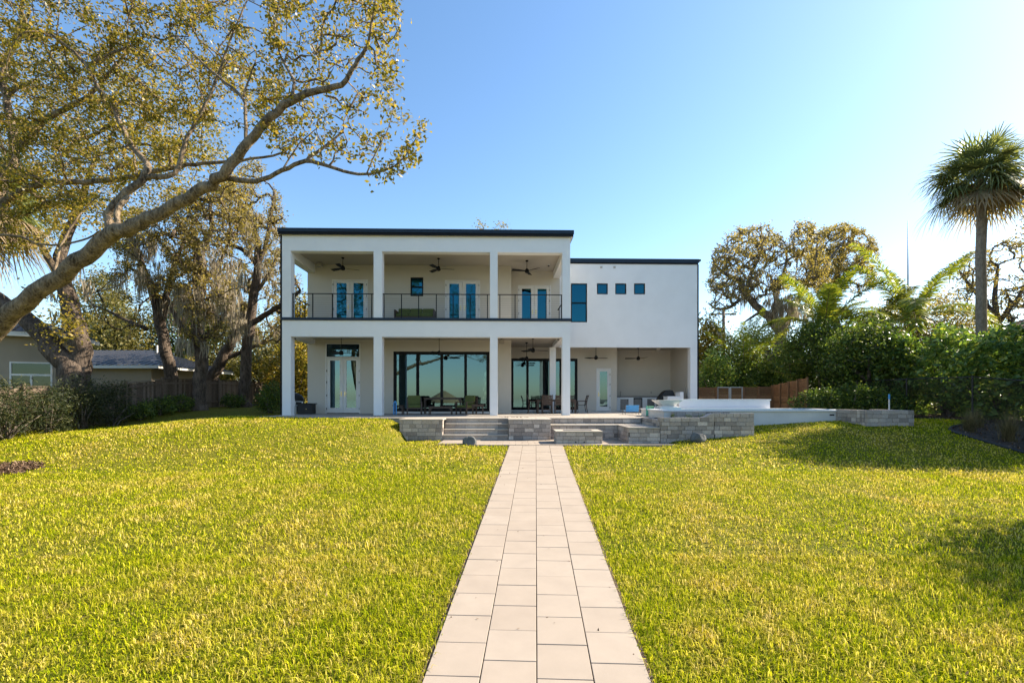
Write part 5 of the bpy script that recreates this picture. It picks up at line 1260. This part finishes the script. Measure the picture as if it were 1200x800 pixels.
# ------------------------------------------------------------------ shrubs and hedges
def shrub(name, label, cat, c, r, n, m, ll, lw, mat_, group=None, sig=.12, stems=6, shell=.35, up=.35, droop=0.0, bark='bark_grey'):
    g = float(gz(c[0], min(c[1], 70))); t = empty(name, (c[0], c[1], g), 0, label, cat, group); off = np.array([c[0], c[1], g])
    P = blob_pts(c, r, n, shell); P = P[P[:, 2] > g + .06]
    P += .18 * np.array(r) * np.sin(P[:, [1, 2, 0]] * 3.1 / max(r) * 1.3 + c[0])
    cs = np.repeat(P, m, 0) + rng.normal(size=(len(P)*m, 3)) * sig; cs = cs[cs[:, 2] > g + .03]
    V, Q = leaf_quads(cs - off, ll, lw, up, droop); mesh_np('foliage', V, Q, None, mat_, t)
    b = MB()
    for k in range(stems):
        q = P[rng.integers(len(P))] - off; b.tube([(rnd.uniform(-.15, .15)*r[0], rnd.uniform(-.15, .15)*r[1], -.15), (q[0]*.35, q[1]*.35, q[2]*.4), tuple(q)], [.035*max(r), .025*max(r), .008], 6)
    b.build('stem', M[bark], t, True); return t
M['leaf_wispy'] = leaf_mat('shade toned fine leaves', [(0, (0.012, 0.022, 0.006)), (.6, (0.03, 0.045, 0.012)), (1, (0.10, 0.10, 0.03))], .3, .6)  # the shade along the fence is put into this darkened leaf colour
HG = 'bushes of the big leafy hedge behind the chain link fence'
hz_ = [(19.9, 27.0, 3.4, 'far end bush of the big hedge, where the dark shrubs begin'), (20.2, 24.6, 3.95, 'tall bush of the big hedge below the feather palm fronds'), (20.3, 22.2, 4.0, 'bush of the big hedge just left of the fan palm trunk'),
       (20.2, 19.8, 3.75, 'bush of the big hedge in front of the fan palm trunk'), (20.2, 17.3, 3.5, 'bush of the big hedge behind the tall fence post'), (20.2, 14.8, 3.4, 'bush of the big hedge cut by the photo edge'), (20.3, 12.2, 3.3, 'last bush of the big hedge, out beyond the grasses')]
for x, y, h, lab in hz_:
    g = float(gz(x, y)); shrub('hedge_bush', lab, 'bush', (x, y, g + h*.52), (1.45, 1.6, h*.52), 420, 13, .25, .11, M['leaf_hedge'], HG, .13, 14, .45)
for x, d, h, lab in ((948, 22.9, 1.25, 'dark leafy shrub at the corner of the cedar fence'), (972, 22.9, 1.35, 'dark leafy shrub between the cedar fence and the planter box'), (998, 22.9, 1.5, 'tallest dark shrub right behind the planter box'), (1024, 22.9, 1.4, 'dark shrub just left of the white pipe'), (1050, 22.6, 1.1, 'small dark shrub just right of the white pipe')):
    p = at(x, 480, d); g = float(gz(p.x, d)); shrub('garden_shrub', lab, 'shrub', (p.x, d, g + h*.5), (.72, .7, h*.55), 240, 9, .11, .055, M['leaf_green'], 'dark shrubs behind the planter box', .08, 6)
for y, h, lab in ((14.8, 1.35, 'dark wispy shrub at the photo edge along the board fence'), (16.4, 1.8, 'dark wispy shrub below the neighbour window'), (17.9, 1.5, 'dark wispy shrub between the window and the twisted oak'), (19.3, 1.85, 'dark wispy shrub right under the twisted oak trunks'), (20.7, 1.9, 'tallest dark wispy shrub beside the bare fence boards')):
    g = float(gz(-17.4, y)); shrub('fence_shrub', lab, 'shrub', (-17.35, y, g + h*.55), (.8, .95, h*.56), 340, 11, .15, .024, M['leaf_wispy'], 'wispy shrubs along the board fence', .12, 9, .2, .1, -.2)
for k, (y, h, lab) in enumerate(((22.6, .75, 'low dark shrub next to the tallest wispy one'), (23.9, .85, 'low dark rounded shrub midway along the bare fence boards'), (25.2, .8, 'low dark shrub at the foot of the leaning oak'), (29.0, .8, 'low dark shrub between the thick oak and the slender oak'))):
    g = float(gz(-17.6, y)); shrub('low_shrub', lab, 'shrub', (-17.6 if k < 3 else -17.0, y, g + h*.5), (.7, .8, h*.55), 200, 9, .11, .05, M['leaf_green'], 'low shrubs along the board fence', .08, 5)
p = at(316, 480, 25.5); g = float(gz(p.x, 25.5)); shrub('corner_shrub', 'dark shrub at the house corner downpipe', 'shrub', (p.x, 25.5, g + .7), (.6, .7, .85), 240, 10, .12, .05, M['leaf_green'], None, .08, 5)
g = float(gz(-20, 36)); shrub('corner_shrub', 'big dark bush at the far end of the board fence', 'bush', (-16.2, 37.5, g + 1.6), (2.0, 1.6, 1.8), 420, 14, .16, .08, M['leaf_green'], None, .14, 8)
# dark understorey behind the hedges and fences, by plant
for x, d, w_, h, lab in ((1085, 27.5, 2.6, 3.6, 'dark bush filling the gap behind the small shrubs'), (1030, 28.5, 2.2, 3.2, 'dark bush below the twisted pale stem'), (985, 30.5, 2.2, 3.2, 'dark bush behind the end of the cedar fence'), (1180, 26.0, 2.4, 4.2, 'dark bush behind the hedge at the fan palm foot'), (838, 31.5, 1.4, 3.6, 'dark bush behind the gate near the wing corner'), (885, 31.8, 1.6, 3.0, 'dark bush behind the board fence left of the oak trunk'), (930, 31.5, 1.6, 3.2, 'dark bush behind the fence corner right of the oak trunk')):
    p = at(x, 470, d); g = 1.7; shrub('background_bush', lab, 'bush', (p.x, d, g + h*.5), (w_, 1.3, h*.56), 420, 14, .18, .09, M['leaf_hedge' if x in (1085, 838, 930) else 'leaf_green'], 'dark bushes behind the right fences', .16, 8)
for x, d, w_, h, lab in ((35, 46, 4, 4.5, 'olive bush behind the neighbour roof at the photo edge'), (215, 41, 3.4, 3.6, 'bright green bush behind the fence between two mossy trunks'), (285, 42, 3.4, 4.0, 'olive bush seen through the gap left of the house'), (345, 36, 2.2, 4.4, 'sunlit bush seen through the open end of the lower porch'), (150, 47, 4, 4.2, 'olive bush beyond the low metal roof')):
    p = at(x, 470, d); shrub('background_bush', lab, 'bush', (p.x, d, 1.9 + h*.5), (w_, 1.6, h*.56), 420, 15, .24, .12, M['leaf_oak'], 'sunlit bushes behind the left fence', .2, 8)
# ornamental grasses
M['tan_grass'] = leaf_mat('tan ornamental grass', [(0, (0.10, 0.085, 0.04)), (0.6, (0.20, 0.16, 0.085)), (1, (0.30, 0.24, 0.14))], .35, .8, .1)
for x, y, h, lab in ((15.9, 16.6, .75, 'tan fountain grass at the far end of the dark bed'), (16.0, 15.4, 1.05, 'tallest tan fountain grass in front of the fence post'), (15.8, 14.3, .95, 'tan fountain grass cut by the photo edge'), (16.9, 17.4, .7, 'small tan fountain grass close to the fence'), (16.0, 13.0, .95, 'tan fountain grass out past the photo edge')):
    g = float(gz(x, y)); t = empty('ornamental_grass', (x, y, g), 0, lab, 'grass clump', 'tan fountain grasses in the dark bed'); n = 420
    az = rng.uniform(0, 6.283, n); tl = rng.uniform(.05, .95, n); L = h*rng.uniform(.7, 1.2, n); b0 = rng.normal(size=(n, 2))*.07; V = []; Q = []
    for k in range(n):
        hh = np.array([math.cos(az[k]), math.sin(az[k]), 0]); sd = np.array([-hh[1], hh[0], 0]); i0 = len(V)
        for s in (0, .35, .7, 1):
            p = np.array([b0[k, 0], b0[k, 1], 0]) + hh*L[k]*tl[k]*(s**1.5)*.8 + np.array([0, 0, 1])*L[k]*(s - .35*tl[k]*s*s*1.6); w_ = .006*(1 - s*.85); V += [p - sd*w_, p + sd*w_]
        for q in range(3): z = i0 + 2*q; Q.append((z, z+1, z+3, z+2))
    mesh_np('blade', np.array(V), np.array(Q), None, M['tan_grass'], t).name = 'blades'
# beds
M['mulch'] = plain('brown bark mulch', (0.085, 0.05, 0.032), .95, var=.5, scale=25, bmp=1.0, bscale=30)
def draped(name, poly_fn, x0, x1, y0, y1, st, lift, mat_):
    xs = np.arange(x0, x1 + st, st); yv = np.arange(y0, y1 + st, st); X, Y = np.meshgrid(xs, yv); Z = gz(X, Y) + lift; n = len(xs); ii = np.arange(X.size).reshape(X.shape)
    q = np.stack([ii[:-1, :-1], ii[:-1, 1:], ii[1:, 1:], ii[1:, :-1]], -1).reshape(-1, 4); cx = (X[:-1, :-1]+st/2).ravel(); cy = (Y[:-1, :-1]+st/2).ravel()
    return tag(mesh_np(name, np.stack([X, Y, Z], -1), q[poly_fn(cx, cy)], None, mat_, smooth=True), kind='structure')
ring = lambda x, y: (x+13.3)**2 + (y-12.3)**2 < (.8 + .12*np.sin(x*7) + .1*np.sin(y*9))**2
def edge_x(y): return 15.15 + np.clip((y - 16.2)/2.2, 0, 1)**2 * 3.2
bedr = lambda x, y: (x > edge_x(y)) & (x < 23)
draped('mulch_bed', ring, -16.2, -11.8, 10.2, 14.5, .1, .02, M['mulch']); draped('planting_bed', bedr, 15, 23, 7, 30, .12, .02, M['soil'])
e = MB(); pts = [(float(edge_x(y)), y, float(gz(edge_x(y), y)) + .03) for y in np.arange(8, 18.2, .4)]; e.tube(pts, .05, 6); tag(e.build('bed_edging', M['black'], None, True), 'black plastic edging strip curving along the grass clump bed', 'edging')
def litter(name, n, fx_, size, mat_, zl, label=None):
    V = []
    C = fx_(n); V, Q = leaf_quads(C + np.array([0, 0, zl]), size, size*.35, 3.0); o = mesh_np(name, V, Q, None, mat_); tag(o, kind='stuff'); return o
M['chips'] = leaf_mat('bark chips', [(0, (.05, .03, .02)), (.6, (.14, .085, .05)), (1, (.28, .2, .14))], .05, .9, .1)
def ring_pts(n):
    r = .92*np.sqrt(rng.random(n)); a = rng.uniform(0, 6.283, n); x = -13.3 + r*np.cos(a); y = 12.3 + r*np.sin(a); return np.stack([x, y, gz(x, y) + .03 + rng.random(n)*.05], -1)
litter('bark_chips', 2200, ring_pts, .09, M['chips'], 0)
def bed_pts(n):
    y = rng.uniform(9, 24, n); x = edge_x(y) + rng.random(n)*3.2; return np.stack([x, y, gz(x, y) + .03 + rng.random(n)*.05], -1)
litter('leaf_litter', 3500, bed_pts, .10, M['chips'], 0)
def deck_pts(n):
    x = rng.normal(.15, .35, n); y = np.clip(rng.normal(19.95, .12, n), 19.75, 22); return np.stack([x, y, np.full(n, TZ + .015)], -1)
litter('fallen_leaves', 70, deck_pts, .07, M['chips'], 0)
def path_pts(n):
    y = rng.uniform(3.5, 17, n)**1.0; x = path_cx(y) + rng.uniform(-.9, .9, n); z = np.where(y < 16.4, slope*y + .036, PZ + .01); return np.stack([x, y, z], -1)
litter('leaf_debris', 46, path_pts, .035, M['chips'], 0)
# sprigs in the planter
for x, lab in ((5.95, 'tiny yellow green seedling at the near end of the planter soil'), (6.55, 'low yellow green seedling clump in the planter soil'), (7.0, 'tallest yellow green seedling before the curved cap')):
    shrub('seedling', lab, 'plant', (x, 17.7, 1.80), (.14, .1, .09), 14, 5, .06, .025, M['frond_yellow'], 'seedlings in the long planter', .03, 2)

t = empty('thatched_hut', (-7.5, -16, -.7), 0, 'thatched hut on a dock over the bay, seen only as a reflection', 'hut')
for sx in (-1, 1):
    for sy in (-1, 1): MB().tube([(sx*1.7, sy*1.7, -1), (sx*1.7, sy*1.7, 2.9)], .1, 8).build('post', M['bark_palm'], t)
MB().tube([(0,0,2.6),(0,0,2.75),(0,0,3.4),(0,0,4.3)], [3.1, 2.9, 1.7, .15], 24).build('thatch_roof', plain('dry thatch', (.22, .15, .08), .95, var=.4, scale=12, bmp=1, bscale=30), t, True)
MB().box(-2.2, 2.2, -2.2, 12.2, .95, 1.05).build('dock_deck', M['fence_grey'], t)
# ------------------------------------------------------------------ grass blades
def blades(n, y0, y1, half, hgt, wid, tag_):
    Y = y0 + (y1 - y0) * rng.random(n) ** 0.8; X = rng.uniform(-1, 1, n) * (half(Y)); cxp = path_cx(Y)
    ok = np.abs(X - cxp) > .925 + rng.normal(size=n)*.02
    ok &= ~((X > -2.7) & (X < 5.75) & (Y > 16.38)) | ((X < -1.2 - (Y-16.4)*2.1) & (X < -1.3) & (Y < 17.05) & (Y > 16.3))
    ok &= ~((X > -4.35) & (X < 8.65) & (Y > 16.96)) | ((X < -2.7) & (Y < 18.25))
    ok &= ~((X > 5.9) & (X < 14.0) & (Y > 19.1)) & ~((X > -11.2) & (X < 12) & (Y > 19.45)) & ~((X > 13) & (X < 14.75) & (Y > 17.45) & (Y < 19.3))
    ok &= ~ring(X, Y) & ~bedr(X, Y) & (X > -18.3)
    ok &= ~((X + 1.47)**2 + (Y-16.75)**2 < .05) & ~((X - 6.45)**2 + (Y-16.55)**2 < .05)
    X, Y = X[ok], Y[ok]; n = len(X); Z = gz(X, Y)
    patch = np.sin(X*.9 + 2*np.sin(Y*.37)) * np.sin(Y*.8 + 1.7*np.sin(X*.5)) + .6*np.sin(X*3.1 + Y*1.3) * np.sin(Y*2.7 - X*.9)
    H = hgt * rng.uniform(.35, 1.45, n) * (1 + .22*patch); Wd = wid * rng.uniform(.7, 1.3, n)
    az = rng.uniform(0, 2*np.pi, n); ln = rng.uniform(.15, 1.15, n); hd = np.stack([np.cos(az), np.sin(az), np.zeros(n)], -1)
    fa = az + np.pi/2 + rng.normal(size=n)*.5; sd = np.stack([np.cos(fa), np.sin(fa), np.zeros(n)], -1); B = np.stack([X, Y, Z - .004], -1); up = np.array([0, 0, 1.0])
    m = B + hd*(H*ln*.35)[:, None] + up*(H*.62)[:, None]; t = B + hd*(H*ln*1.0)[:, None] + up*(H*(1 - .35*ln))[:, None]; w_ = (sd*Wd[:, None]/2)
    V = np.stack([B - w_*.8, B + w_*.8, m + w_, m - w_, t], 1).reshape(-1, 3); i = np.arange(n)*5
    return V, np.stack([i, i+1, i+2, i+3], -1), np.stack([i+3, i+2, i+4], -1)
def lawn_pts(n):
    y = 3 + 14*rng.random(n)**.8; x = path_cx(y) + rng.choice([-1, 1], n)*(1.1 + rng.random(n)*1.0*y); z = gz(x, y) + .045; k = ~((x > -2.7) & (x < 5.8) & (y > 16)); return np.stack([x, y, z], -1)[k]
litter('lawn_litter', 420, lawn_pts, .055, M['chips'], 0)
parts = [blades(150000, 2.6, 6.5, lambda y: 1.3*y + 1.5, .068, .0074, 0), blades(145000, 6.3, 12.0, lambda y: 1.3*y + 1.5, .066, .0115, 1), blades(100000, 11.7, 20.5, lambda y: np.minimum(1.2*y + 2, 19), .062, .024, 2)]
Vs, Qs, Ts, k = [], [], [], 0
for V, Q, T in parts: Vs.append(V); Qs.append(Q + k); Ts.append(T + k); k += len(V)
def grass_mat():
    m, nt, b = base_mat('grass blades', 0.8, 0, 0.015)
    g = nt.nodes.new('ShaderNodeNewGeometry'); r = g.outputs['Random Per Island']
    green = ramp(nt, r, [(0, (0.07, 0.12, 0.003)), (.35, (0.29, 0.345, 0.007)), (.75, (0.55, 0.53, 0.012)), (1, (0.72, 0.59, 0.12))])
    dry = ramp(nt, r, [(0, (0.22, 0.19, 0.010)), (.35, (0.55, 0.46, 0.025)), (.65, (0.70, 0.54, 0.11)), (1, (0.76, 0.60, 0.27))])
    mm = nt.nodes.new('ShaderNodeMath'); mm.operation = 'ADD'; nt.links.new(noise(nt, .45, 4), mm.inputs[0]); nt.links.new(noise(nt, 2.4, 5), mm.inputs[1])
    hf = nt.nodes.new('ShaderNodeMath'); hf.operation = 'MULTIPLY'; hf.inputs[1].default_value = .5; nt.links.new(mm.outputs[0], hf.inputs[0])
    c = mixc(nt, ramp(nt, hf.outputs[0], [(.465, (0, 0, 0)), (.61, (1, 1, 1))]), green, dry)
    nt.links.new(c, b.inputs['Base Color']); t = nt.nodes.new('ShaderNodeBsdfTranslucent'); nt.links.new(c, t.inputs['Color'])
    mx = nt.nodes.new('ShaderNodeMixShader'); mx.inputs[0].default_value = .45; nt.links.new(b.outputs[0], mx.inputs[1]); nt.links.new(t.outputs[0], mx.inputs[2]); nt.links.new(mx.outputs[0], nt.nodes['Material Output'].inputs['Surface']); return m
tag(mesh_np('grass', np.concatenate(Vs), np.concatenate(Qs), np.concatenate(Ts), grass_mat()), 'yellow green coarse turf grass of the lawn', None, None, 'stuff')
